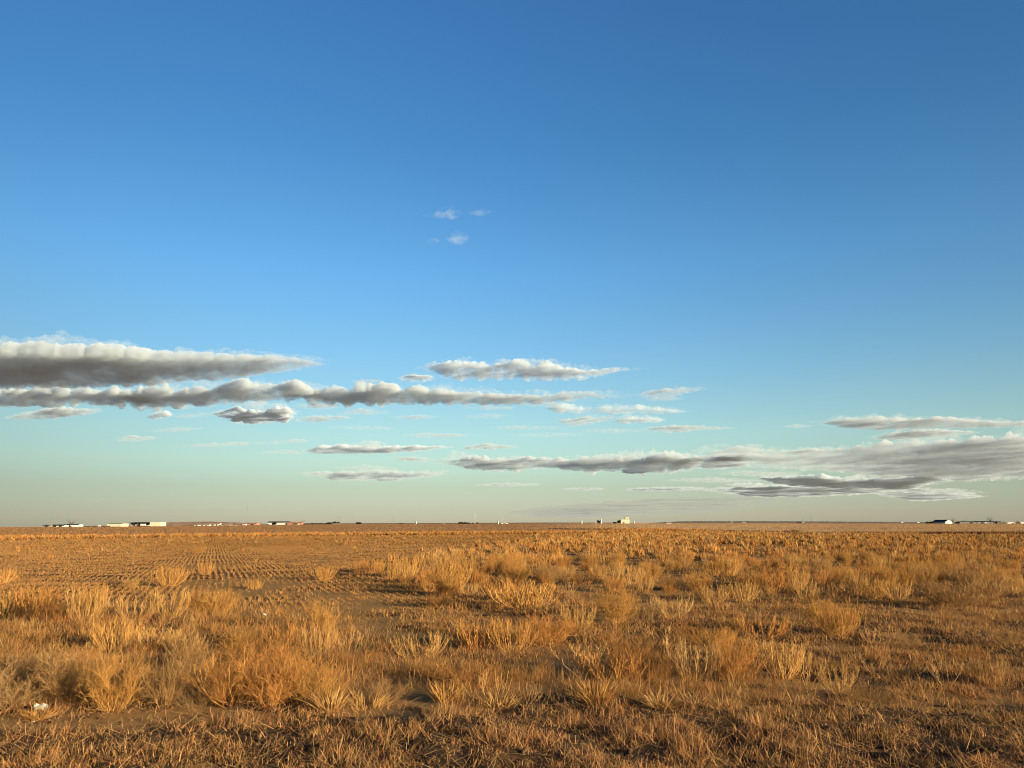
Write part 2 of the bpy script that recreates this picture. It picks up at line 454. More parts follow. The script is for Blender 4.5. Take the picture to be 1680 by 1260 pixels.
def gz(x, y):
    """height of the land"""
    x = np.asarray(x, float); y = np.asarray(y, float)
    z = base_height(x, y)
    near = np.clip(1 - (np.hypot(x, y) - 30) / 40, 0, 1)
    bump = (0.05 * (vnoise(x, y, 0.16, 4) - .5) + 0.03 * (vnoise(x, y, 0.09, 6) - .5)) * np.clip(1.4 - y / 14, 0, 1) + 0.065 * (vnoise(x, y, 1.1, 1) - .5) + 0.05 * (vnoise(x, y, 0.42, 2) - .5) + 0.07 * (vnoise(x, y, 3.7, 3) - .5)
    d = dirt_mask(x, y)
    z = z + near * (bump * (1 - 0.35 * d) - 0.03 * d)
    return z


def dirt_mask(x, y):
    """the strip of bare earth at the lower left"""
    px, py = to_px(x, y)
    w = 22 * (vnoise(x, y, 0.35, 8) - .5) + 18 * (vnoise(x, y, 1.1, 9) - .5)
    top = np.interp(px, [-300, 60, 170, 300, 440, 520], [1178, 1176, 1164, 1160, 1168, 1178])
    bot = np.interp(px, [-300, 60, 170, 300, 440, 520], [1204, 1202, 1200, 1196, 1184, 1178])
    return sstep(-9, 8, py + w * .6 - top) * sstep(-9, 8, bot - py - w * .6) * sstep(510, 430, px) * (y > 1)


def weedy_edge(py):
    """left limit (photo column) of the dense weeds at each row of the photo"""
    return np.interp(py, [866, 872, 880, 890, 900, 920, 940, 965, 990, 1020], [1060, 1010, 930, 835, 780, 690, 585, 560, 700, 760])


def row_field(x, y):
    px, py = to_px(x, y)
    m = sstep(1012, 985, py + 18 * (vnoise(x, y, 2.2, 21) - .5)) * sstep(60, -60, px - weedy_edge(py) - 150 * (py > 945) - 150 * (vnoise(x, y, 3, 22) - .5))
    return m * (y > 2)


def band_line(x):
    """distance at which the strip of tall weeds across the field begins"""
    return np.interp(x, [-160, -75, -48, -5, 20, 61, 120], [70, 111, 138, 151, 153, 188, 230])


def build_ground():
    ys = [-400.0, -60.0, -12.0, 0.0, 1.5, 2.6]
    y = 3.4
    while y < 16000:
        ys.append(y)
        y *= 1.010 if y < 40 else 1.02 if y < 90 else 1.05
    ys += [24000.0, 60000.0, 150000.0]
    ys = np.array(ys)
    t = np.linspace(-1, 1, 521)
    W = np.where(ys < 3, 40.0, 1.15 * np.maximum(ys, 0) + 8.0)
    W = np.where(ys < -5, 500.0, W)
    X = t[None, :] * W[:, None]
    Y = np.repeat(ys[:, None], len(t), 1)
    Z = gz(X, Y)
    v = np.stack([X, Y, Z], -1).reshape(-1, 3)
    idx = np.arange(len(ys) * len(t)).reshape(len(ys), len(t))
    f = np.stack([idx[:-1, :-1], idx[:-1, 1:], idx[1:, 1:], idx[1:, :-1]], -1).reshape(-1, 4)
    x, yv = v[:, 0], v[:, 1]
    px, py = to_px(x, yv)
    c = np.tile(np.array([0.085, 0.05, 0.026]), (len(v), 1))                  # thatch over brown soil
    d = dirt_mask(x, yv)[:, None]
    c = c * (1 - d) + np.array([0.17, 0.088, 0.043]) * d                        # bare earth
    r = row_field(x, yv)[:, None]
    c = c * (1 - r) + np.array([0.12, 0.066, 0.03]) * r
    far = sstep(0, 25, yv - band_line(x) - 40)[:, None]
    c = c * (1 - far) + np.array([0.34, 0.20, 0.09]) * far
    pale = (sstep(840, 1060, px) * sstep(135, 190, yv))[:, None]
    c = c * (1 - pale) + np.array([0.50, 0.335, 0.17]) * pale
    me = np_mesh('ground', v, f, (), tint=c * 0.76, smooth=True)
    m, nt, out = new_mat('dry_soil')
    geo = nd(nt, 'ShaderNodeNewGeometry')
    att = nd(nt, 'ShaderNodeAttribute', attribute_name='tint')
    n1 = nd(nt, 'ShaderNodeTexNoise', i_Scale=0.35, i_Detail=6.0, i_Roughness=0.6)
    n2 = nd(nt, 'ShaderNodeTexNoise', i_Scale=9.0, i_Detail=6.0, i_Roughness=0.7)
    n3 = nd(nt, 'ShaderNodeTexNoise', i_Scale=0.006, i_Detail=3.0)
    for n in (n1, n2, n3): nt.links.new(geo.outputs['Position'], n.inputs['Vector'])
    k = math_node(nt, 'ADD', math_node(nt, 'MULTIPLY', n1.outputs['Fac'], 0.5), math_node(nt, 'MULTIPLY', n2.outputs['Fac'], 1.3))
    k = math_node(nt, 'ADD', k, math_node(nt, 'MULTIPLY', n3.outputs['Fac'], 0.4))
    vs = nd(nt, 'ShaderNodeVectorMath', operation='SCALE')
    nt.links.new(att.outputs['Color'], vs.inputs[0]); nt.links.new(k, vs.inputs['Scale'])
    b = nd(nt, 'ShaderNodeBsdfPrincipled', i_Roughness=0.95)
    b.inputs['Specular IOR Level'].default_value = 0.1
    nt.links.new(vs.outputs[0], b.inputs['Base Color'])
    bp = nd(nt, 'ShaderNodeBump', i_Strength=1.0, i_Distance=0.06)
    n4 = nd(nt, 'ShaderNodeTexNoise', i_Scale=22.0, i_Detail=8.0, i_Roughness=0.65)
    nt.links.new(geo.outputs['Position'], n4.inputs['Vector'])
    nt.links.new(n4.outputs['Fac'], bp.inputs['Height']); nt.links.new(bp.outputs[0], b.inputs['Normal'])
    nt.links.new(b.outputs[0], out.inputs['Surface'])
    me.materials.append(m)
    return tag(link('ground', me), 'flat dry prairie and fallow field running to the horizon', kind='structure')


build_ground()


# ------------------------------------------------------------------ dry stems and blades
def plant_mat(name, translucent, per_object=False, rough=0.0):
    m, nt, out = new_mat(name)
    att = nd(nt, 'ShaderNodeAttribute', attribute_name='tint')
    col = att.outputs['Color']
    if per_object:
        oi = nd(nt, 'ShaderNodeObjectInfo')
        mul = nd(nt, 'ShaderNodeVectorMath', operation='MULTIPLY')
        nt.links.new(col, mul.inputs[0]); nt.links.new(oi.outputs['Color'], mul.inputs[1])
        col = mul.outputs[0]
    d = nd(nt, 'ShaderNodeBsdfDiffuse')
    nt.links.new(col, d.inputs['Color'])
    if translucent > 0:
        t = nd(nt, 'ShaderNodeBsdfTranslucent')
        nt.links.new(col, t.inputs['Color'])
        mx = nd(nt, 'ShaderNodeMixShader', i_Fac=translucent)
        nt.links.new(d.outputs[0], mx.inputs[1]); nt.links.new(t.outputs[0], mx.inputs[2])
        nt.links.new(mx.outputs[0], out.inputs['Surface'])
    else:
        nt.links.new(d.outputs[0], out.inputs['Surface'])
    return m


MAT_BLADE = plant_mat('dead_grass_blade', 0.28)
MAT_STEM = plant_mat('dry_weed_stem', 0.10, per_object=True)
MAT_MASS = plant_mat('dry_weed_mass', 0.10)

STRAW = np.array([0.54, 0.32, 0.115]); GOLD = np.array([0.49, 0.262, 0.078]); ORANGE = np.array([0.43, 0.205, 0.062])
TAN = np.array([0.42, 0.25, 0.105]); RED = np.array([0.34, 0.16, 0.06]); GREY = np.array([0.40, 0.25, 0.115]); PALE = np.array([0.58, 0.365, 0.155])

STRAW, GOLD, ORANGE, TAN, RED, GREY, PALE = (c * np.array([0.80, 0.765, 0.73]) for c in (STRAW, GOLD, ORANGE, TAN, RED, GREY, PALE))

def unit(v):
    return v / np.maximum(np.linalg.norm(v, axis=-1, keepdims=True), 1e-9)


def blades(P, D, L, W, B, tint, two=True):
    """tapering ribbons: root P, direction D, length L, width W, bend B (added with t squared)"""
    n = len(P)
    a = rng.uniform(0, 2 * math.pi, n)
    S = np.stack([np.cos(a), np.sin(a), np.zeros(n)], -1) * (W / 2)[:, None]
    tip = P + D * L[:, None] + B
    if two:
        mid = P + D * (L * 0.55)[:, None] + B * 0.3
        v = np.stack([P - S, P + S, mid - S * .75, mid + S * .75, tip], 1).reshape(-1, 3)
        f = np.array([[0, 1, 3], [0, 3, 2], [2, 3, 4]])
        k = 5
    else:
        v = np.stack([P - S, P + S, tip], 1).reshape(-1, 3)
        f = np.array([[0, 1, 2]])
        k = 3
    F = (np.arange(n)[:, None, None] * k + f[None]).reshape(-1, 3)
    return v, F, np.repeat(tint, k, 0)


def merge(parts):
    V, F, T, o = [], [], [], 0
    for v, f, t in parts:
        V.append(v); F.append(f + o); T.append(t)
        o += len(v)
    return np.concatenate(V), np.concatenate(F), np.concatenate(T)


def palette(n, cols, weights, spread=0.16):
    i = rng.choice(len(cols), n, p=np.array(weights) / sum(weights))
    c = np.array(cols)[i]
    return np.clip(c * (1 + spread * rng.standard_normal((n, 1))) * (1 + 0.05 * rng.standard_normal((n, 3))), 0.03, 0.9)


def scatter(y0, y1, h, wfun, cover, half=0.80, keep=None):
    """positions over the ground so that upright blades of height h cover the view `cover` times"""
    ys = np.geomspace(y0, y1, 400)
    rho = cover * EYE / (ys * wfun(ys) * h)
    lin = rho * 2 * half * (ys + 1.0)
    cum = np.concatenate([[0], np.cumsum(0.5 * (lin[1:] + lin[:-1]) * np.diff(ys))])
    n = int(cum[-1])
    y = np.interp(rng.uniform(0, cum[-1], n), cum, ys)
    x = rng.uniform(-half, half, n) * (y + 1.0)
    if keep is not None:
        k = rng.uniform(0, 1, n) < keep(x, y)
        x, y = x[k], y[k]
    return x, y


def lean(n, lo, hi):
    th = np.radians(rng.uniform(lo, hi, n)); ph = rng.uniform(0, 2 * math.pi, n)
    return np.stack([np.sin(th) * np.cos(ph), np.sin(th) * np.sin(ph), np.cos(th)], -1)


def grass_near():
    parts = []
    # matted dead grass of the verge
    wf = lambda y: np.full_like(y, 0.0050)

    def keep(x, y):
        px, py = to_px(x, y)
        clump = sstep(0.27, 0.54, 0.55 * vnoise(x, y, 0.33, 31) + 0.45 * vnoise(x, y, 0.12, 32))
        thin = 1 - 0.75 * sstep(1150, 1060, py) * sstep(0.35, 0.65, vnoise(x, y, 1.6, 33))
        return (0.10 + 0.9 * clump) * (1 - 0.80 * dirt_mask(x, y)) * thin * (1 - 0.6 * row_field(x, y))
    x, y = scatter(3.6, 19.0, 0.065, wf, 4.6, keep=keep)
    n = len(x)
    tall = 0.35 + 1.5 * vnoise(x, y, 0.38, 34) ** 1.5
    P = np.stack([x, y, gz(x, y) - 0.005], -1)
    # neighbouring blades lean the same way, as trampled tufts do
    ph = 2 * math.pi * 2.6 * vnoise(x, y, 0.30, 35) + rng.normal(0, 1.2, n)
    th = np.radians(np.clip(rng.normal(45, 24, n), 3, 86))
    D = np.stack([np.sin(th) * np.cos(ph), np.sin(th) * np.sin(ph), np.cos(th)], -1)
    L = rng.uniform(0.035, 0.115, n) * tall
    B = np.stack([rng.normal(0, .018, n), rng.normal(0, .018, n), rng.uniform(-.03, .008, n)], -1)
    red = sstep(0.45, 0.75, vnoise(x, y, 1.0, 36))[:, None]
    col = palette(n, [TAN * 1.0, STRAW * .95, GREY, ORANGE, RED], [4, 2.4, 2.2, 3.0, 1.4], .28)
    col = col * (1 - 0.25 * red) + np.array([0.35, 0.165, 0.075]) * 0.25 * red
    col = np.clip(col * np.array([1.10, 1.07, 1.10]), .03, .8)
    parts.append(blades(P, D, L, rng.uniform(0.0022, 0.0058, n), B, col))
    # loose flattened stalks on top
    n = 16000
    y = np.exp(rng.uniform(math.log(5.0), math.log(16), n)); x = rng.uniform(-.85, .85, n) * (y + 1)
    P = np.stack([x, y, gz(x, y) + rng.uniform(.0, .05, n)], -1)
    D = lean(n, 62, 92)
    col = palette(n, [STRAW * 1.4, PALE * 1.25, TAN * 1.2], [3, 2, 2], .2)
    parts.append(blades(P, D, rng.uniform(0.08, 0.28, n), rng.uniform(0.0025, 0.006, n), np.stack([rng.normal(0, .03, n), rng.normal(0, .03, n), rng.uniform(-.03, .02, n)], -1), col))
    v, f, t = merge(parts)
    return tag(link('dead_grass', np_mesh('dead_grass', v, f, (MAT_BLADE,), t)), 'short matted dead grass covering the verge in the foreground', kind='stuff')


def rows_of_stubble():
    sp = 0.20
    parts = []
    y = None
    n = 560000
    # along each row, thinning with distance
    s = np.exp(rng.uniform(math.log(12.5), math.log(160), n))
    px = rng.uniform(-260, 1150, n)
    x = (px - CX) / (FPX * math.cos(PITCH)) * s
    yv = s
    c = x * RC + yv * RS
    a = -x * RS + yv * RC
    k = np.round(c / sp)
    cc = k * sp + rng.normal(0, 0.022, n) + 0.03 * np.sin(a * 0.5) + 0.015 * np.sin(a * 1.3 + 2 * k)
    x2 = cc * RC - a * RS
    y2 = cc * RS + a * RC
    ok = rng.uniform(0, 1, n) < row_field(x2, y2) * (0.55 + 0.45 * sstep(.2, .5, vnoise(x2, y2, 1.5, 41))) * (y2 < band_line(x2) + 3)
    x2, y2 = x2[ok], y2[ok]
    n = len(x2)
    P = np.stack([x2, y2, gz(x2, y2) - 0.005], -1)
    D = lean(n, 0, 32)
    L = rng.uniform(0.035, 0.085, n) * (0.7 + 0.6 * vnoise(x2, y2, 2.0, 42))
    W = np.maximum(rng.uniform(0.004, 0.008, n), y2 * 0.00045)
    B = np.stack([rng.normal(0, .015, n), rng.normal(0, .015, n), np.zeros(n)], -1)
    col = palette(n, [TAN * .9, ORANGE * .95, STRAW * .7, RED], [3.5, 4, 1, .8], .18)
    v, f, t = blades(P, D, L, W, B, col)
    return tag(link('stubble', np_mesh('stubble', v, f, (MAT_BLADE,), t)), 'drilled rows of short dead stubble in the fallow field', kind='stuff')


def grass_mid():
    wf = lambda y: 0.0045 + 0.00042 * y

    def keep(x, y):
        k = 0.12 + 0.88 * sstep(0.28, 0.58, 0.6 * vnoise(x, y, 0.6, 51) + 0.4 * vnoise(x, y, 2.5, 52))
        return np.maximum(k * (1 - 0.45 * row_field(x, y) * sstep(58, 26, y)), .36) * (1 - .95 * dirt_mask(x, y))
    x, y = scatter(9.0, 170.0, 0.075, wf, 3.2, keep=keep)
    n = len(x)
    P = np.stack([x, y, gz(x, y) - 0.005], -1)
    D = lean(n, 0, 82)
    L = rng.uniform(0.04, 0.125, n) * (0.6 + 0.8 * vnoise(x, y, 1.7, 53))
    B = np.stack([rng.normal(0, .02, n), rng.normal(0, .02, n), rng.uniform(-.02, 0, n)], -1)
    col = palette(n, [TAN * .9, ORANGE * .95, GREY * .85, RED, STRAW * .85], [4, 3.4, 1.4, 1.4, 1.0], .2)
    v, f, t = blades(P, D, L, wf(y) * rng.uniform(.7, 1.4, n), B, col)
    return tag(link('dry_grass', np_mesh('dry_grass', v, f, (MAT_BLADE,), t)), 'thin dry grass between the weed bushes and over the near field', kind='stuff')


def grass_far():
    wf = lambda y: 0.0009 * y
    x, y = scatter(120.0, 6000.0, 0.16, wf, 3.0)
    n = len(x)
    px, py = to_px(x, y)
    L = rng.uniform(0.10, 0.22, n)
    P = np.stack([x, y, gz(x, y) - 0.02], -1)
    stripe = vnoise(x * .05, y, 14, 61)
    pale = sstep(860, 1040, px + 60 * (stripe - .5)) * sstep(130, 185, y) * (0.55 + 0.45 * vnoise(x * .03, y, 60, 62)) * (1 - .55 * sstep(1260, 1420, px))
    col = palette(n, [ORANGE * 1.0, GOLD * .85, RED * 1.15], [5, 1.5, 1.5], .06) * (0.66 + 0.36 * stripe)[:, None]
    colp = palette(n, [STRAW * 1.25, TAN * 1.5, ORANGE * 1.5], [3, 2, 2.5], .1) * (0.85 + 0.25 * stripe)[:, None]
    col = col * (1 - pale[:, None]) + colp * pale[:, None]
    v, f, t = blades(P, lean(n, 0, 25), L, wf(y) * rng.uniform(.7, 1.3, n), np.zeros((n, 3)), col, two=False)
    return tag(link('far_field_grass', np_mesh('far_field_grass', v, f, (MAT_BLADE,), t)), 'low dry stubble over the far fields out to the farms', kind='stuff')


def clods():
    """crumbs of dry earth and grit on the bare ground"""
    n = 150000
    y = np.exp(rng.uniform(math.log(5.5), math.log(26), n)); x = rng.uniform(-.8, .8, n) * y
    k = rng.uniform(0, 1, n) < 0.16 + 0.84 * dirt_mask(x, y)
    x, y = x[k], y[k]
    n = len(x)
    s = 0.004 + 0.026 * rng.uniform(0, 1, n) ** 4
    base = np.array([[1, 0, 0], [-.5, .87, 0], [-.5, -.87, 0], [0, 0, .9], [.3, .5, .5], [-.6, .1, .55], [.25, -.5, .5]])
    F0 = np.array([[0, 4, 3], [4, 1, 3], [1, 5, 3], [5, 2, 3], [2, 6, 3], [6, 0, 3], [0, 1, 4], [1, 2, 5], [2, 0, 6]])
    a = rng.uniform(0, 6.28, n)
    V = base[None] * (1 + .35 * rng.uniform(-1, 1, (n, 7, 3))) * s[:, None, None]
    ca, sa = np.cos(a)[:, None], np.sin(a)[:, None]
    V = np.stack([V[..., 0] * ca - V[..., 1] * sa, V[..., 0] * sa + V[..., 1] * ca, V[..., 2]], -1) + np.stack([x, y, gz(x, y) - .001], -1)[:, None]
    F = (np.arange(n)[:, None, None] * 7 + F0[None]).reshape(-1, 3)
    c = palette(n, [np.array([.17, .09, .045]), np.array([.11, .06, .03]), np.array([.27, .19, .11])], [5, 4, .12], .15)
    me = np_mesh('soil_clods', V.reshape(-1, 3), F, (plant_mat('dry_clods', 0.0),), np.repeat(c * .8, 7, 0))
    return tag(link('soil_clods', me), 'crumbs of dry earth and grit on the bare ground', kind='stuff')


clods()
grass_near(); rows_of_stubble(); grass_mid(); grass_far()

# ------------------------------------------------------------------ weed bushes
def stem_paths(n, base_r, tilt0, tilt1, lens, K, power=1.3, wob=0.05):
    ph = rng.uniform(0, 2 * math.pi, n)
    r = base_r * np.sqrt(rng.uniform(0, 1, n))
    P = np.zeros((n, K, 3))
    P[:, 0, 0] = r * np.cos(ph); P[:, 0, 1] = r * np.sin(ph); P[:, 0, 2] = -0.03
    a0 = np.radians(rng.uniform(*tilt0, n)); a1 = np.radians(rng.uniform(*tilt1, n))
    L = rng.uniform(*lens, n)
    az = ph + rng.normal(0, 0.25, n)
    for k in range(1, K):
        t = (k - 0.5) / (K - 1)
        th = a1 + (a0 - a1) * (1 - t) ** power
        az = az + rng.normal(0, wob * 2, n)
        d = np.stack([np.sin(th) * np.cos(az), np.sin(th) * np.sin(az), np.cos(th)], -1)
        d = unit(d + rng.normal(0, wob, (n, 3)))
        P[:, k] = P[:, k - 1] + d * (L / (K - 1))[:, None]
    return P


def branch_paths(P, per, trng, frac, spread, lift, K, wob=0.06):
    n, k0, _ = P.shape
    L0 = np.linalg.norm(np.diff(P, axis=1), axis=2).sum(1)
    i = np.repeat(np.arange(n), per)
    m = len(i)
    t = rng.uniform(*trng, m) * (k0 - 1)
    a = np.minimum(t.astype(int), k0 - 2)
    f = (t - a)[:, None]
    start = P[i, a] * (1 - f) + P[i, a + 1] * f
    tan = unit(P[i, a + 1] - P[i, a])
    d = unit(tan + spread * unit(rng.normal(0, 1, (m, 3))) + np.array([0, 0, lift]))
    L = L0[i] * frac * rng.uniform(0.55, 1.25, m)
    Q = np.zeros((m, K, 3))
    Q[:, 0] = start
    for k in range(1, K):
        d = unit(d + np.array([0, 0, lift * 0.35]) + rng.normal(0, wob, (m, 3)))
        Q[:, k] = Q[:, k - 1] + d * (L / (K - 1))[:, None]
    return Q


def tubes(P, r0, r1, tint):
    n, K, _ = P.shape
    tan = np.zeros_like(P)
    tan[:, 1:-1] = P[:, 2:] - P[:, :-2]; tan[:, 0] = P[:, 1] - P[:, 0]; tan[:, -1] = P[:, -1] - P[:, -2]
    tan = unit(tan)
    ref = unit(rng.normal(0, 1, (n, 1, 3)))
    u = unit(np.cross(tan, ref)); w = np.cross(tan, u)
    rr = (r0 + (r1 - r0) * np.linspace(0, 1, K))[None, :, None]
    ring = [P + rr * (math.cos(a) * u + math.sin(a) * w) for a in (0, 2.0944, 4.18879)]
    V = np.stack(ring, 2)                                   # n,K,3,3
    base = np.arange(n)[:, None, None] * (K * 3)
    f = []
    for k in range(K - 1):
        for j in range(3):
            a, b = k * 3 + j, k * 3 + (j + 1) % 3
            f += [[a, b, b + 3], [a, b + 3, a + 3]]
    F = (base + np.array(f)[None]).reshape(-1, 3)
    return V.reshape(-1, 3), F, np.repeat(tint, K * 3, 0)


def shade(n, s=0.14):
    c = np.ones((n, 3)) * (1 + s * rng.standard_normal((n, 1)))
    return np.clip(c * (1 + 0.05 * rng.standard_normal((n, 3))), 0.3, 1.5)


# kind: stems (n, base radius, first tilt, last tilt, length), branches, twigs
KINDS = {
    'fuzzy': dict(s=(40, .12, (8, 74), (2, 44), (.70, 1.12)), b=(11, (.20, .97), .34, 1.0, .22), t=(6, (.15, 1.0), .40, 1.2, .12), r=.0064, wob=.11),
    'upright': dict(s=(64, .16, (12, 62), (0, 14), (.75, 1.1)), b=(6, (.35, .95), .22, .35, .5), t=(3, (.2, 1.0), .40, .8, .35), r=.0070, wob=.08),
    'cup': dict(s=(34, .07, (50, 86), (0, 16), (.95, 1.3)), b=(8, (.35, .95), .25, .4, .7), t=(3, (.2, 1.0), .4, .7, .35), r=.0072, wob=.07),
    'low': dict(s=(46, .16, (35, 92), (25, 75), (.9, 1.5)), b=(8, (.15, .95), .30, .9, .3), t=(7, (.1, 1.0), .45, 1.2, .15), r=.0044, wob=.13),
    'sparse': dict(s=(9, .10, (18, 66), (0, 26), (.75, 1.15)), b=(4, (.4, .95), .24, .5, .4), t=(4, (.2, 1.0), .4, .8, .25), r=.0070, wob=.10),
}


def bush_arrays(kind):
    k = KINDS[kind]
    n, br, t0, t1, ln = k['s']
    S = stem_paths(n, br, t0, t1, ln, 8, wob=k['wob'])
    per, tr, fr, spr, lift = k['b']
    Bp = branch_paths(S, per, tr, fr, spr, lift, 5, wob=k['wob'] * 1.6)
    per, tr, fr, spr, lift = k['t']
    Tp = branch_paths(Bp, per, tr, fr, spr, lift, 3, wob=.16)
    r = k['r']
    stems = merge([tubes(S, r, r * .5, shade(len(S))), tubes(Bp, r * .6, r * .33, shade(len(Bp)))])
    twigs = tubes(Tp, r * .42, r * .27, shade(len(Tp), .2))
    allz = np.concatenate([stems[0], twigs[0]])
    h = np.percentile(allz[:, 2], 98.5)
    w = 2 * np.percentile(np.abs(allz[:, 0]), 96)
    sc = np.array([1 / w, 1 / w, 1 / h])
    return (stems[0] * sc, stems[1], stems[2]), (twigs[0] * sc, twigs[1], twigs[2])


def clump_arrays():
    n = 240
    ph = rng.uniform(0, 2 * math.pi, n); r = .3 * np.sqrt(rng.uniform(0, 1, n))
    P = np.stack([r * np.cos(ph), r * np.sin(ph), np.full(n, -.03)], -1)
    th = np.radians(rng.uniform(2, 48, n)); az = ph + rng.normal(0, .8, n)
    D = np.stack([np.sin(th) * np.cos(az), np.sin(th) * np.sin(az), np.cos(th)], -1)
    L = rng.uniform(.45, 1.15, n)
    B = D * np.array([1, 1, 0]) * rng.uniform(0, .5, (n, 1)) + np.stack([np.zeros(n), np.zeros(n), -rng.uniform(0, .2, n)], -1)
    v, f, t = blades(P, D, L, rng.uniform(.018, .035, n), B, shade(n))
    h = np.percentile(v[:, 2], 98.5); w = 2 * np.percentile(np.abs(v[:, 0]), 96)
    return (v * np.array([1 / w, 1 / w, 1 / h]), f, t), None


PROTO = {}
for _kind in KINDS:
    PROTO[_kind] = []
    for _v in range(4):
        _s, _t = bush_arrays(_kind)
        if _kind == 'sparse':
            PROTO[_kind].append((np_mesh('weed_stems', *merge([_s, _t])[:2], (MAT_STEM,), merge([_s, _t])[2]), None))
            continue
        PROTO[_kind].append((np_mesh('weed_stems', _s[0], _s[1], (MAT_STEM,), _s[2]), np_mesh('weed_twigs', _t[0], _t[1], (MAT_STEM,), _t[2])))
PROTO['clump'] = []
for _v in range(4):
    _s, _t = clump_arrays()
    PROTO['clump'].append((np_mesh('grass_tuft', _s[0], _s[1], (MAT_STEM,), _s[2]), None))

COLOURS = dict(straw=STRAW * 1.05, gold=GOLD * 1.12, orange=ORANGE * 1.2, tan=TAN * .98, red=ORANGE * .5 + RED * .5, grey=GREY, pale=PALE)
N_BUSH = [0]


def bush(px, py, h, w, kind, colour, label, group=None):
    """one weed bush: root pixel, height and width in the photograph's pixels"""
    x, y = ground_at(px, py)
    a, b = slopes(px, py - h)
    hm = float(EYE + b * y) * .86
    wm = float(w * y / 1234.0)
    return place_bush(x, y, hm, wm, kind, colour, label, group)


def place_bush(x, y, hm, wm, kind, colour, label, group=None):
    st, tw = PROTO[kind][N_BUSH[0] % 4]
    N_BUSH[0] += 1
    o = link('grass_tuft' if kind == 'clump' else 'weed_bush', st, None, (x, y, float(gz(x, y))))
    o.rotation_euler = (0, 0, random.uniform(0, 6.28))
    o.scale = (wm * random.uniform(.9, 1.1), wm * random.uniform(.9, 1.1), hm)
    c = COLOURS[colour] * random.uniform(.92, 1.08)
    st_c = c * .95 + STRAW * .22
    o.color = (*(c if kind == 'clump' else st_c), 1)
    tag(o, label, 'grass' if kind == 'clump' else 'bush', group or ('grass tufts on the verge' if kind == 'clump' else 'weed bushes in the field'))
    if tw is not None:
        c2 = link('twigs', tw, o)
        k = random.uniform(.74, .98)
        c2.color = (c[0] * k, c[1] * k * .98, c[2] * k * .94, 1)
    return o


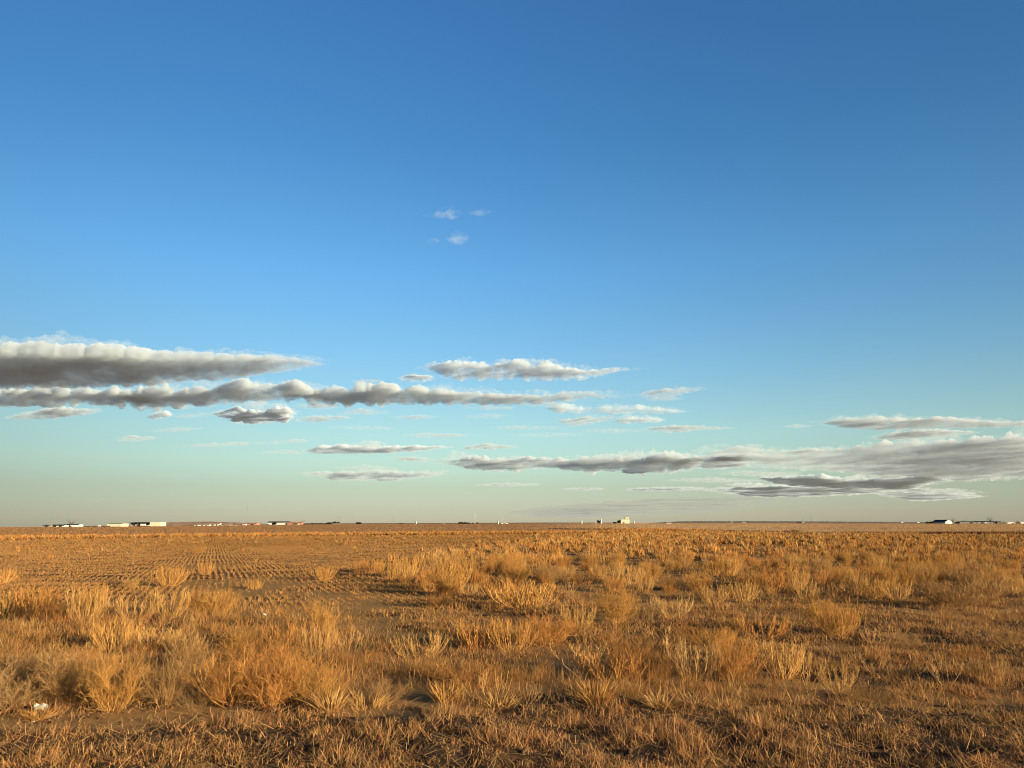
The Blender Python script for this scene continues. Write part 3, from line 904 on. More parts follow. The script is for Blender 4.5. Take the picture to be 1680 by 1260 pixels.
BUSHES = [
    # row nearest the camera
    (22, 1162, 88, 110, 'fuzzy', 'grey', 'greyish tangled weed bush at the left photo edge, beside the white carton'),
    (108, 1152, 100, 110, 'fuzzy', 'tan', 'wide open brown weed bush standing directly behind the white carton'),
    (185, 1166, 104, 104, 'fuzzy', 'gold', 'biggest glowing golden weed bush, at the back edge of the bare earth strip'),
    (268, 1160, 90, 90, 'fuzzy', 'tan', 'upright tan weed bush right of the biggest golden one'),
    (330, 1158, 60, 70, 'low', 'grey', 'low grey tangle of twigs in the gap behind the bare earth strip'),
    (374, 1160, 108, 120, 'sparse', 'gold', 'open V shaped weed with long forked twigs at the right end of the bare earth'),
    (384, 1158, 84, 95, 'fuzzy', 'orange', 'orange bush growing through the open V shaped weed'),
    (445, 1160, 98, 105, 'fuzzy', 'orange', 'dense orange weed bush above the right tip of the bare earth strip'),
    (512, 1156, 88, 80, 'fuzzy', 'gold', 'tall narrow golden bush at the right end of the nearest row of bushes'),
    (540, 1166, 44, 60, 'clump', 'straw', 'pale straw grass tuft at the foot of the tall narrow golden bush'),
    (140, 1120, 66, 80, 'fuzzy', 'orange', 'half hidden orange bush between the brown open bush and the biggest golden one'),
    (60, 1110, 62, 90, 'fuzzy', 'tan', 'tan bush behind the white carton, second row from the front'),
    (320, 1105, 55, 80, 'fuzzy', 'tan', 'tan bush behind the low grey tangle'),
    (420, 1098, 56, 100, 'fuzzy', 'orange', 'broad orange bush behind the open V shaped weed'),
    # second row
    (182, 1068, 52, 66, 'upright', 'gold', 'tall shock of upright yellow stems rising above the biggest golden bush'),
    (255, 1062, 36, 100, 'upright', 'straw', 'brush like row of pale upright stems left of a dark hollow'),
    (305, 1074, 42, 60, 'upright', 'tan', 'small brown stems beside a dark hollow in the left bushes'),
    (400, 1062, 38, 90, 'fuzzy', 'gold', 'golden stems right of the dark hollow in the left bushes'),
    (466, 1058, 48, 55, 'upright', 'orange', 'short orange bush below the torn white paper'),
    (520, 1078, 60, 66, 'cup', 'straw', 'pale straw candelabra weed in front of the tall bright bush left of centre'),
    (565, 1080, 55, 50, 'sparse', 'pale', 'few bent pale stems next to the pale straw candelabra weed'),
    (588, 1094, 42, 66, 'low', 'red', 'reddish low bush right of the few bent pale stems'),
    (686, 1077, 52, 90, 'cup', 'straw', 'star shaped pale weed alone on dark ground left of centre'),
    (672, 1106, 34, 70, 'low', 'orange', 'low orange tangle below the star shaped pale weed'),
    (735, 1112, 40, 80, 'low', 'gold', 'low golden mound right of the low orange tangle'),
    (768, 1126, 50, 96, 'fuzzy', 'red', 'round reddish brown bush in the lower middle'),
    (730, 1152, 46, 56, 'clump', 'gold', 'golden grass tuft under the round reddish brown bush'),
    (640, 1150, 44, 70, 'low', 'tan', 'flattened brown twig mat in the lower left middle'),
    (600, 1160, 40, 66, 'clump', 'straw', 'straw tuft between the golden end bush and the flattened twig mat'),
    (812, 1154, 72, 56, 'sparse', 'straw', 'thin weed of several tall bare stalks in a straw tuft, lower middle'),
    (816, 1158, 32, 66, 'clump', 'straw', 'straw tuft around the tall bare stalks'),
    (868, 1120, 42, 70, 'low', 'red', 'low rust coloured bush right of the tall bare stalks'),
    (862, 1164, 44, 48, 'sparse', 'grey', 'grey forked stalks lying low right of the tall bare stalks'),
    (978, 1158, 48, 64, 'clump', 'gold', 'bright yellow grass tuft at the lower centre of the photo'),
    (1028, 1140, 24, 62, 'low', 'gold', 'flat golden cushion right of the bright yellow tuft'),
    (975, 1112, 74, 100, 'sparse', 'pale', 'long pale stalks spread in a V above the bright yellow tuft'),
    (1000, 1114, 56, 110, 'upright', 'orange', 'orange brush growing inside the long pale V stalks'),
    (1062, 1118, 66, 90, 'low', 'red', 'reddish tangle left of the curved candelabra weed'),
    (1142, 1114, 80, 84, 'cup', 'pale', 'candelabra weed of thick pale curved stems, right of centre'),
    (1206, 1116, 84, 80, 'fuzzy', 'orange', 'tall fuzzy orange bush right of the curved candelabra weed'),
    (1284, 1112, 72, 70, 'upright', 'straw', 'pale upright stems right of the tall fuzzy orange bush'),
    (1322, 1124, 72, 50, 'sparse', 'straw', 'lone tall stalks right of the pale upright stems'),
    (1378, 1142, 58, 60, 'cup', 'straw', 'bright straw fan with one leaning stalk, lower right'),
    (1434, 1110, 42, 50, 'sparse', 'grey', 'small forked grey weed behind the bright straw fan'),
    (1430, 1152, 30, 84, 'low', 'tan', 'low brown spreading mat right of the bright straw fan'),
    (1512, 1136, 34, 40, 'sparse', 'straw', 'three short bare stalks standing in the open right ground'),
    (1552, 1128, 50, 54, 'sparse', 'pale', 'pale weed with one long slanting stalk in the open right ground'),
    (1624, 1124, 50, 60, 'upright', 'tan', 'thin brown bush near the right edge of the lower field'),
    (1086, 1164, 30, 60, 'clump', 'straw', 'short straw tuft below the reddish tangle'),
    (1140, 1162, 28, 56, 'clump', 'tan', 'short tan tuft below the candelabra weed'),
    (1186, 1158, 28, 50, 'clump', 'straw', 'short straw tuft below the tall fuzzy orange bush'),
    (1490, 1064, 28, 40, 'low', 'tan', 'small low brown weed in the open right ground, behind the bare stalks'),
    (1590, 1080, 26, 50, 'low', 'orange', 'small low orange weed in the open right ground'),
    (1655, 1062, 28, 46, 'low', 'tan', 'small low brown weed at the right edge, in shade'),
    # third row
    (785, 1062, 56, 78, 'upright', 'orange', 'thick orange brush of upright stems just left of the photo centre line'),
    (838, 1066, 62, 66, 'upright', 'gold', 'golden brush touching the thick orange one, near the centre line'),
    (900, 1058, 62, 90, 'fuzzy', 'orange', 'bright orange rounded bush just right of the centre line'),
    (948, 1036, 56, 56, 'cup', 'straw', 'pale candelabra weed above the bright orange rounded bush'),
    (1014, 1022, 68, 66, 'fuzzy', 'gold', 'tall oval golden bush right of the pale candelabra weed'),
    (1100, 1014, 42, 66, 'cup', 'pale', 'bright pale cup shaped weed right of the tall oval golden bush'),
    (1034, 1078, 38, 60, 'low', 'red', 'low red brown bush below the tall oval golden bush'),
    (1080, 1054, 34, 60, 'sparse', 'pale', 'gnarled low pale stems below the bright cup shaped weed'),
    (1150, 1056, 36, 80, 'low', 'orange', 'low orange tangle right of the gnarled pale stems'),
    (1180, 1078, 56, 50, 'fuzzy', 'gold', 'golden bush just behind the curved candelabra weed'),
    (1252, 1050, 44, 84, 'cup', 'orange', 'reddish cup shaped weed left of the brightest yellow bush'),
    (1376, 1047, 64, 66, 'cup', 'gold', 'brightest yellow cup shaped bush standing alone at the right'),
    (1378, 1045, 54, 56, 'fuzzy', 'gold', 'dense yellow heart of the brightest bush at the right'),
    (1344, 1022, 42, 60, 'fuzzy', 'gold', 'golden bush leaning on the back left of the brightest yellow bush'),
    (1430, 1056, 36, 30, 'sparse', 'pale', 'small whitish forked weed right of the brightest yellow bush'),
    (1466, 1046, 30, 40, 'sparse', 'straw', 'small arching straw weed right of the whitish forked one'),
    (1624, 1056, 22, 14, 'sparse', 'pale', 'single bare pale stalk near the right edge'),
    (14, 1012, 62, 80, 'upright', 'gold', 'golden upright bush at the left edge, middle distance'),
    (58, 1014, 56, 60, 'upright', 'orange', 'orange bush right of the golden one at the left edge'),
    (96, 1020, 40, 70, 'fuzzy', 'red', 'dark brown shaded tangle left of the tall V bush'),
    (140, 1022, 66, 62, 'cup', 'straw', 'tall V bush with pale stems rising from one foot, left middle distance'),
    (148, 1016, 64, 50, 'upright', 'gold', 'golden upright stems behind the tall V bush'),
    (222, 1020, 50, 64, 'cup', 'straw', 'fan of pale stems right of the tall V bush'),
    (276, 1016, 56, 60, 'cup', 'straw', 'second fan of pale stems, left of the large glowing bush'),
    (346, 1012, 54, 74, 'fuzzy', 'gold', 'large glowing bush at the near end of the drill rows'),
    (326, 1010, 48, 50, 'upright', 'orange', 'orange stems on the left flank of the large glowing bush'),
    (275, 962, 40, 52, 'upright', 'gold', 'golden bush standing in the drill rows behind the pale fans'),
    (212, 966, 20, 26, 'fuzzy', 'straw', 'small pale bush on the dark furrows at the left'),
    (336, 946, 26, 26, 'upright', 'gold', 'small golden bush half way along the drill rows'),
    (325, 908, 14, 20, 'fuzzy', 'gold', 'small bright bush at the far end of the drill rows'),
    (4, 958, 30, 34, 'upright', 'gold', 'bush at the left edge at the near border of the fallow field'),
    (436, 1014, 26, 36, 'sparse', 'pale', 'low forked weed holding the torn white paper'),
    (416, 966, 22, 28, 'upright', 'gold', 'small golden bush on the right flank of the drill rows'),
    (528, 1036, 64, 44, 'fuzzy', 'gold', 'tall bright bush standing alone left of centre'),
    (530, 952, 28, 36, 'upright', 'gold', 'golden bush behind the tall bright lone bush'),
    (583, 976, 24, 22, 'sparse', 'orange', 'small orange weed on the furrows left of the centre bushes'),
    (612, 940, 26, 34, 'upright', 'orange', 'orange brush at the left end of the middle row of bushes'),
    (640, 952, 36, 36, 'cup', 'gold', 'golden bush second from the left in the middle row'),
    (672, 948, 44, 40, 'upright', 'gold', 'tall pointed golden bush in the middle row'),
    (712, 958, 34, 50, 'upright', 'orange', 'orange brush right of the tall pointed golden bush'),
    (744, 968, 62, 56, 'upright', 'gold', 'tallest golden brush of the middle row'),
    (768, 976, 26, 30, 'cup', 'straw', 'little pale cup weed at the foot of the tallest golden brush'),
    (720, 998, 30, 30, 'low', 'red', 'small rusty weed on the bare ground left of centre'),
    (860, 1000, 52, 100, 'upright', 'gold', 'broad golden brush at the centre, behind the dark furrow'),
    (822, 984, 44, 50, 'upright', 'orange', 'orange brush on the left shoulder of the broad golden brush'),
    (935, 978, 36, 24, 'sparse', 'tan', 'thin brown stalks right of the broad golden brush'),
    (998, 954, 36, 46, 'cup', 'straw', 'pale cup weed behind the tall oval golden bush'),
    (1058, 972, 36, 28, 'cup', 'straw', 'slim pale weed behind the bright pale cup shaped weed'),
    (1146, 970, 38, 50, 'fuzzy', 'gold', 'round golden bush behind the open dark patch right of centre'),
    (1172, 990, 36, 44, 'cup', 'straw', 'pale open weed below the round golden bush'),
    (1222, 988, 40, 50, 'upright', 'straw', 'pale upright weed above the long dark shadow'),
    (1280, 966, 52, 66, 'upright', 'orange', 'large orange brush in the right middle distance'),
    (1322, 986, 42, 40, 'cup', 'straw', 'pale spread weed below the large orange brush'),
    (1432, 984, 44, 44, 'upright', 'gold', 'golden bush left of the neat half round one'),
    (1472, 985, 40, 54, 'cup', 'straw', 'neat half round weed with splayed pale stems at the right'),
    (1562, 996, 50, 84, 'fuzzy', 'tan', 'wide brown bush right of the neat half round weed'),
    (1620, 984, 44, 50, 'upright', 'tan', 'brown upright bush behind the wide brown one'),
    (1662, 976, 34, 44, 'upright', 'straw', 'straw coloured bush at the right edge, middle distance'),
    (890, 932, 28, 40, 'upright', 'gold', 'bright yellow bush furthest left of the dense far weeds'),
    (1305, 873, 5, 16, 'fuzzy', 'red', 'dark brown mound of weeds far out at the right'),
]
for _b in BUSHES:
    bush(*_b)

# the nearest of the many bushes nothing tells apart
def weed_density(x, y):
    px, py = to_px(x, y)
    right = sstep(-40, 50, px - weedy_edge(py) - 60 * (vnoise(x, y, 6, 71) - .5)) * (py < 990) * (py > np.interp(px, [1000, 1260, 1340, 1500, 1680], [868, 873.5, 877, 878.5, 879]))
    patch = 0.25 + 0.75 * sstep(0.25, 0.6, vnoise(x, y, 3.0, 72))
    right = right * patch * sstep(1010, 965, py + 20 * vnoise(x, y, 4, 73))
    loose = 0.035 * (py < 960) * (py > 878) * (0.3 + 1.4 * (vnoise(x, y, 9, 74) > .55))
    bl = band_line(x)
    strip = sstep(-1, 1, y - bl) * sstep(42, 30, y - bl) * (px < 1120) * (.5 + .5 * vnoise(x, y, 5, 75)) * 0.8
    return np.maximum(np.maximum(right, loose), strip)


def weed_positions():
    out = []
    ys = np.geomspace(16.0, 260.0, 500)
    lin = 0.95 * 2 * 0.80 * ys
    cum = np.concatenate([[0], np.cumsum(0.5 * (lin[1:] + lin[:-1]) * np.diff(ys))])
    n = int(cum[-1])
    y = np.interp(rng.uniform(0, cum[-1], n), cum, ys)
    x = rng.uniform(-.8, .8, n) * y
    k = rng.uniform(0, 1, n) < weed_density(x, y)
    x, y = x[k], y[k]
    o = np.argsort(y)
    return x[o], y[o]


WX, WY = weed_positions()
WPX, WPY = to_px(WX, WY)
_fix = np.array([(b[0], b[1]) for b in BUSHES])
_ok = np.array([np.min(np.hypot((_fix[:, 0] - a) * .8, (_fix[:, 1] - b) * 2.0)) > 16 for a, b in zip(WPX, WPY)])
WX, WY, WPX, WPY = WX[_ok], WY[_ok], WPX[_ok], WPY[_ok]
n_one = max(0, 292 - len([b for b in BUSHES if b[4] != 'clump']))
_in = (WPX > -30) & (WPX < 1710)
_single = np.zeros(len(WX), bool)
_single[np.where(_in)[0][:n_one]] = True
WEED_LABEL = {
    'orange': 'rusty orange weed bush, one of many crowded right of centre in the middle distance',
    'gold': 'golden weed bush, one of many crowded right of centre in the middle distance',
    'tan': 'dull brown weed bush, one of many crowded right of centre in the middle distance',
    'straw': 'pale straw weed bush, one of many crowded right of centre in the middle distance'}
for i in np.where(_single)[0]:
    kd = random.choices(['upright', 'fuzzy', 'cup'], [5, 4, 2])[0]
    cl = random.choices(['orange', 'gold', 'tan', 'straw'], [4, 4, 2.2, 2])[0]
    hm = random.uniform(.30, .64)
    place_bush(float(WX[i]), float(WY[i]), hm, hm * random.uniform(.8, 1.3), kd, cl, WEED_LABEL[cl], 'crowded weed bushes in the middle distance')


def ribbon_bush(nr):
    """the same cup of stems drawn with few ribbons, for bushes a few pixels high"""
    ph = rng.uniform(0, 2 * math.pi, nr)
    r = .30 * np.sqrt(rng.uniform(0, 1, nr))
    P = np.stack([r * np.cos(ph), r * np.sin(ph), rng.uniform(-.03, .35, nr)], -1)
    th = np.radians(rng.uniform(0, 50, nr)); az = ph + rng.normal(0, .5, nr)
    D = np.stack([np.sin(th) * np.cos(az), np.sin(th) * np.sin(az), np.cos(th)], -1)
    return P, D, rng.uniform(.4, .9, nr)


def far_weeds():
    parts = []
    x, y = WX[~_single], WY[~_single]
    cols = np.array([ORANGE * 1.15, GOLD * 1.1, TAN, STRAW, RED])
    for i in range(len(x)):
        d = y[i]
        nr = int(np.clip(2600 / d, 16, 110))
        P, D, L = ribbon_bush(nr)
        hm = rng.uniform(.30, .66) * (1.0 if d < band_line(x[i]) - 1 else 1.45)
        wm = hm * rng.uniform(.8, 1.4)
        bl = d > band_line(x[i]) - 1
        loose = WPX[~_single][i] < weedy_edge(WPY[~_single][i]) - 80 and not bl
        if loose: hm *= .55; wm *= .5
        P = P * np.array([wm, wm, hm * .8]) + np.array([x[i], d, float(gz(x[i], d))])
        c = cols[rng.choice(5, p=[.34, .26, .22, .12, .06])] * rng.uniform(.82, 1.1)
        if bl: c = c * np.array([.85, .78, .72])
        tint = np.clip(c[None] * (1 + .15 * rng.standard_normal((nr, 1))), .03, .9)
        wd = max(.012, d * .00075) * rng.uniform(.7, 1.3, nr)
        parts.append(blades(P, D, L * hm * .75, wd, np.stack([np.zeros(nr), np.zeros(nr), .08 * hm * np.ones(nr)], -1), tint, two=False))
    v, f, t = merge(parts)
    return tag(link('far_weeds', np_mesh('far_weeds', v, f, (MAT_MASS,), t)), 'dense dry weeds filling the right of the field and the strip beyond it', kind='stuff')


def dark_strip(name, label, pts, hm, cols, dens):
    """a low line of dark dead weeds along a ditch, through points (column, row) of the flat land"""
    P = []
    for (a, b, depth) in pts:
        x, y = ground_at(a, b)
        P.append((x, y, depth))
    P = np.array(P)
    seg = np.linalg.norm(np.diff(P[:, :2], axis=0), axis=1)
    cum = np.concatenate([[0], np.cumsum(seg)])
    n = int(cum[-1] * dens)
    s = rng.uniform(0, cum[-1], n)
    x = np.interp(s, cum, P[:, 0]); y = np.interp(s, cum, P[:, 1]) + rng.uniform(0, 1, n) * np.interp(s, cum, P[:, 2])
    b = np.stack([x, y, gz(x, y)], -1)
    v, f, t = blades(b, lean(n, 0, 30), hm * rng.uniform(.5, 1.2, n), np.full(n, .14), np.zeros((n, 3)), palette(n, cols, [1] * len(cols), .2), two=False)
    return tag(link(name, np_mesh(name, v, f, (MAT_MASS,), t)), label, kind='stuff')


def low_weeds():
    """the tangle of small dead weeds that fills the ground between the bushes"""
    n = 26000
    y = np.exp(rng.uniform(math.log(7.2), math.log(60), n)); x = rng.uniform(-.8, .8, n) * y
    px, py = to_px(x, y)
    left = sstep(640, 480, px) * sstep(1000, 1030, py) * sstep(1172, 1160, py)
    mid = sstep(1172, 1150, py) * sstep(930, 990, py) * (1 - .8 * sstep(1380, 1480, px) * sstep(1000, 1050, py))
    far_ = sstep(0, 60, px - weedy_edge(py)) * (py < 990)
    patch = sstep(.42, .62, .6 * vnoise(x, y, .9, 91) + .4 * vnoise(x, y, 2.6, 92))
    dens = np.maximum(left * .9, np.maximum(mid * .55 * patch, far_ * .5)) * (1 - .9 * row_field(x, y)) * (1 - dirt_mask(x, y))
    k = rng.uniform(0, 1, n) < dens * .42
    x, y = x[k], y[k]
    nb = 34
    m = len(x)
    i = np.repeat(np.arange(m), nb)
    N = len(i)
    hh = rng.uniform(.08, .26, m)[i]
    ph = rng.uniform(0, 2 * math.pi, N); r = rng.uniform(0, .8, N) ** .7 * hh
    P = np.stack([x[i] + r * np.cos(ph), y[i] + r * np.sin(ph), np.zeros(N)], -1)
    P[:, 2] = np.repeat(gz(x, y), nb) + rng.uniform(0, .6, N) * hh
    D = lean(N, 0, 80)
    B = np.stack([rng.normal(0, .15, N) * hh, rng.normal(0, .15, N) * hh, rng.uniform(-.1, .15, N) * hh], -1)
    c = palette(m, [ORANGE, TAN, GOLD, RED, STRAW], [4, 3, 2.5, 2, 1.5], .12)[i] * (1 + .18 * rng.standard_normal((N, 1)))
    v, f, t = blades(P, D, rng.uniform(.3, 1.0, N) * hh, np.maximum(.0028, y[i] * .00035) * rng.uniform(.7, 1.4, N), B, np.clip(c, .03, .9))
    return tag(link('low_weeds', np_mesh('low_weeds', v, f, (MAT_BLADE,), t)), 'low tangled dead weeds filling the ground between the bushes', kind='stuff')


low_weeds()
far_weeds()
DK1, DK2 = np.array([.075, .042, .024]), np.array([.10, .045, .028])
dark_strip('dark_weeds', 'thin dark line of dead weeds along a ditch right of the grain elevator',
           [(900, 868.2, 2), (980, 869, 3), (1080, 870.5, 5), (1180, 872, 7), (1260, 873.5, 6), (1300, 874, 2)], .5, [DK1, DK2], 26)
dark_strip('dark_ditch_weeds', 'broken dark line of dead weeds below the far right field',
           [(1335, 877.3, 3), (1380, 877.2, 3)], .45, [DK1, DK2], 26)
dark_strip('maroon_weeds', 'dark maroon band of weeds crossing the far right field',
           [(1535, 876.0, 6), (1600, 876.6, 8), (1690, 877.6, 10), (1800, 879, 10)], .5, [DK2, np.array([.12, .05, .035])], 40)

# ------------------------------------------------------------------ farms, towers and other far things along the horizon
_mats = {}


def paint(name, col, rough=0.85, metal=0.0, streak=0.25):
    """weathered paint, sheet metal or masonry: colour broken by noise and rain streaks"""
    if name in _mats: return _mats[name]
    m, nt, out = new_mat(name)
    tcn = nd(nt, 'ShaderNodeTexCoord')
    mp = nd(nt, 'ShaderNodeMapping')
    mp.inputs['Scale'].default_value = (1.0, 1.0, 0.25)
    nt.links.new(tcn.outputs['Object'], mp.inputs['Vector'])
    n = nd(nt, 'ShaderNodeTexNoise', i_Scale=1.2, i_Detail=5.0, i_Roughness=0.6)
    nt.links.new(mp.outputs[0], n.inputs['Vector'])
    r = ramp(nt, [(0.25, tuple(c * (1 - streak) for c in col)), (0.7, tuple(min(c * 1.06, .9) for c in col))])
    nt.links.new(n.outputs['Fac'], r.inputs[0])
    b = nd(nt, 'ShaderNodeBsdfPrincipled', i_Roughness=rough, i_Metallic=metal)
    b.inputs['Specular IOR Level'].default_value = 0.12 if name != 'window_glass' else 0.5
    nt.links.new(r.outputs[0], b.inputs['Base Color'])
    nt.links.new(b.outputs[0], out.inputs['Surface'])
    _mats[name] = m
    return m


WHITE = paint('white_paint', (.52, .50, .45)); CREAM = paint('cream_sheet', (.50, .45, .31)); DARKROOF = paint('dark_roof', (.035, .03, .026))
REDROOF = paint('salmon_roof', (.36, .17, .11)); BRICK = paint('brick', (.32, .15, .10)); GREYSHED = paint('grey_shed', (.16, .15, .14))
BLACK = paint('dark_opening', (.02, .02, .022)); RUST = paint('rusty_metal', (.16, .08, .05)); WOOD = paint('weathered_pole', (.17, .14, .115))
GALV = paint('galvanised', (.34, .34, .33), .5, .2); GREENROOF = paint('green_roof', (.14, .19, .11)); GLASS = paint('window_glass', (.03, .035, .04), .1)
TYRE = paint('tyre_rubber', (.025, .025, .025)); STONE = paint('pale_stone', (.32, .26, .19)); CONCRETE = paint('pale_concrete', (.48, .44, .30))
BARK = paint('bark', (.11, .09, .075))


def leaf_mat(name, col):
    m, nt, out = new_mat(name)
    oi = nd(nt, 'ShaderNodeNewGeometry')
    n = nd(nt, 'ShaderNodeTexNoise', i_Scale=0.9, i_Detail=3.0)
    nt.links.new(oi.outputs['Position'], n.inputs['Vector'])
    r = ramp(nt, [(.3, tuple(c * .7 for c in col)), (.7, tuple(c * 1.3 for c in col))])
    nt.links.new(n.outputs['Fac'], r.inputs[0])
    d = nd(nt, 'ShaderNodeBsdfDiffuse')
    nt.links.new(r.outputs[0], d.inputs['Color']); nt.links.new(d.outputs[0], out.inputs['Surface'])
    return m


EVERGREEN = leaf_mat('evergreen_leaves', (.030, .034, .020)); BROWNLEAF = leaf_mat('winter_twigs', (.085, .065, .048))


class MB:
    """collects boxes, prisms and tubes into one mesh"""
    def __init__(self): self.v, self.f = [], []

    def add(self, v, f):
        o = len(self.v)
        self.v += [tuple(p) for p in v]
        self.f += [tuple(i + o for i in q) for q in f]
        return self

    def box(self, x0, x1, y0, y1, z0, z1):
        v = [(x0, y0, z0), (x1, y0, z0), (x1, y1, z0), (x0, y1, z0), (x0, y0, z1), (x1, y0, z1), (x1, y1, z1), (x0, y1, z1)]
        return self.add(v, [(0, 3, 2, 1), (4, 5, 6, 7), (0, 1, 5, 4), (1, 2, 6, 5), (2, 3, 7, 6), (3, 0, 4, 7)])

    def gable_walls(self, w, d, h, rise):
        """walls with gable ends; the ridge runs along x"""
        x, y = w / 2, d / 2
        v = [(-x, -y, 0), (x, -y, 0), (x, y, 0), (-x, y, 0), (-x, -y, h), (x, -y, h), (x, y, h), (-x, y, h), (-x, 0, h + rise), (x, 0, h + rise)]
        return self.add(v, [(0, 1, 5, 4), (2, 3, 7, 6), (1, 2, 6, 9, 5), (3, 0, 4, 8, 7), (0, 3, 2, 1), (4, 5, 9, 8), (6, 7, 8, 9)])

    def gable_roof(self, w, d, h, rise, over=.35, th=.18):
        x, y = w / 2 + over, d / 2 + over
        k = rise / (d / 2)
        e = h - over * k
        for s in (-1, 1):
            a = [(-x, s * y, e), (x, s * y, e), (x, 0, h + rise), (-x, 0, h + rise)]
            b = [(p[0], p[1], p[2] + th) for p in a]
            a = [(p[0], p[1], p[2] + .02) for p in a]
            f = [(0, 1, 2, 3), (4, 7, 6, 5), (0, 4, 5, 1), (1, 5, 6, 2), (2, 6, 7, 3), (3, 7, 4, 0)]
            self.add(a + b, f)
        return self

    def tube(self, pts, r0, r1=None, n=6, cap=True):
        r1 = r0 if r1 is None else r1
        pts = [Vector(p) for p in pts]
        rings = []
        for i, p in enumerate(pts):
            t = (pts[min(i + 1, len(pts) - 1)] - pts[max(i - 1, 0)]).normalized()
            u = t.cross(Vector((.31, .95, .12))).normalized()
            w = t.cross(u)
            r = r0 + (r1 - r0) * i / max(1, len(pts) - 1)
            rings.append([p + r * (math.cos(2 * math.pi * j / n) * u + math.sin(2 * math.pi * j / n) * w) for j in range(n)])
        v = [q for rg in rings for q in rg]
        f = [(i * n + j, i * n + (j + 1) % n, (i + 1) * n + (j + 1) % n, (i + 1) * n + j) for i in range(len(pts) - 1) for j in range(n)]
        if cap:
            f += [tuple(range(n))[::-1], tuple((len(pts) - 1) * n + j for j in range(n))]
        return self.add(v, f)

    def lathe(self, prof, n=20, c=(0, 0)):
        v = [(c[0] + r * math.cos(2 * math.pi * j / n), c[1] + r * math.sin(2 * math.pi * j / n), z) for r, z in prof for j in range(n)]
        f = [(i * n + j, i * n + (j + 1) % n, (i + 1) * n + (j + 1) % n, (i + 1) * n + j) for i in range(len(prof) - 1) for j in range(n)]
        f += [tuple(range(n))[::-1], tuple((len(prof) - 1) * n + j for j in range(n))]
        return self.add(v, f)

    def build(self, name, mat, parent=None, loc=None):
        me = bpy.data.meshes.new(name)
        me.from_pydata(self.v, [], self.f)
        me.materials.append(mat)
        me.update()
        return link(name, me, parent, loc)


def spot(p0, p1, D, ytop, base=None):
    """ground point, width and height in metres of what spans columns p0..p1 and reaches up to row ytop, seen at distance D"""
    pc = (p0 + p1) / 2
    a, _ = slopes(pc, 859.0)
    x = float(a * D)
    z = float(gz(x, D)) if base is None else float(EYE + slopes(pc, base)[1] * D)
    w = (p1 - p0) * D / (FPX / math.cos(PITCH))
    _, b = slopes(pc, ytop)
    return (x, D, z), w, float(EYE + b * D - z)


def windows_on(root, wall, xs, y, z0, z1, w, name='window'):
    for q in xs:
        fr = MB().box(q - w / 2, q + w / 2, y - .06, y + .02, z0, z1).build(name, WHITE, root)
        MB().box(q - w / 2 + .1, q + w / 2 - .1, y - .09, y - .063, z0 + .1, z1 - .1).build('pane', GLASS, fr)


def barn(name, label, cat, p0, p1, ytop, D, wall, roof, depth=12.0, yaw=0.0, rise=.28, doors=(), wins=(), group='farm buildings on the horizon', chimney=False, annex=None, base=None):
    loc, w, h = spot(p0, p1, D, ytop, base)
    if yaw:                                     # turned: keep the seen width
        w = max(4.0, (w - depth * abs(math.sin(yaw))) / abs(math.cos(yaw)))
    root = empty(name, loc, yaw)
    tag(root, label, cat, group)
    rs = h * rise
    eave = h - rs
    MB().gable_walls(w, depth, eave, rs).build('wall', wall, root)
    rf = MB().gable_roof(w, depth, eave, rs).build('roof', roof, root)
    if chimney: MB().box(w * .2, w * .2 + .8, -.4, .4, eave, h + .7).build('chimney', BRICK, rf)
    for (u, dw, dh, mt) in doors:
        MB().box(u * w - dw / 2, u * w + dw / 2, -depth / 2 - .06, -depth / 2 + .02, 0.02, min(dh, eave * .92)).build('door', mt, root)
    windows_on(root, wall, [u * w for u in wins], -depth / 2, eave * .4, eave * .8, 1.3)
    if annex:
        u0, u1, hh = annex
        MB().box(u0 * w, u1 * w, -depth / 2 - 4, -depth / 2 - .003, 0, hh * eave).build('annex', wall, root)
    return root


def open_shed(name, label, p0, p1, ytop, D, depth=14.0):
    """machine shed with an open front: back and end walls, posts and a low pitched roof"""
    loc, w, h = spot(p0, p1, D, ytop)
    root = tag(empty(name, loc), label, 'shed', 'farm buildings on the horizon')
    x, y = w / 2, depth / 2
    m = MB().box(-x, x, y - .2, y, 0, h * .8).box(-x, -x + .2, -y, y - .203, 0, h * .8)
    m.build('wall', GREYSHED, root)
    MB().box(x - 5.0, x + 7, -y, y - .203, 0, h * .97).build('end_bay', CREAM, root)
    MB().box(x - 3.5, x + 3, -y - .06, -y + .02, 0, h * .6).build('door', CREAM, root)
    MB().add([(-x - .4, -y - .8, h * .86), (x - 5.003, -y - .8, h * .86), (x - 5.003, y + .4, h), (-x - .4, y + .4, h),
              (-x - .4, -y - .8, h * .80), (x - 5.003, -y - .8, h * .80), (x - 5.003, y + .4, h * .94), (-x - .4, y + .4, h * .94)],
             [(0, 1, 2, 3), (4, 7, 6, 5), (0, 4, 5, 1), (1, 5, 6, 2), (2, 6, 7, 3), (3, 7, 4, 0)]).build('roof', DARKROOF, root)
    for k in range(5):
        q = -x + .5 + k * (w - 7) / 5
        MB().box(q, q + .25, -y, -y + .25, 0, h * .8).build('post', WOOD, root)
    return root


def silo(label, p0, p1, ytop, D, mat=WHITE, group='white silos on the horizon'):
    loc, w, h = spot(p0, p1, D, ytop)
    root = tag(empty('silo', loc), label, 'silo', group)
    r = w / 2
    MB().lathe([(r, 0), (r, h * .86)]).build('bin', mat, root)
    MB().lathe([(r * 1.06, h * .855), (r * .25, h * .98), (r * .2, h)]).build('roof', mat, root)
    MB().box(-.3, .3, -r - .25, -r + .1, 0.5, h * .85).build('ladder', GALV, root)
    return root


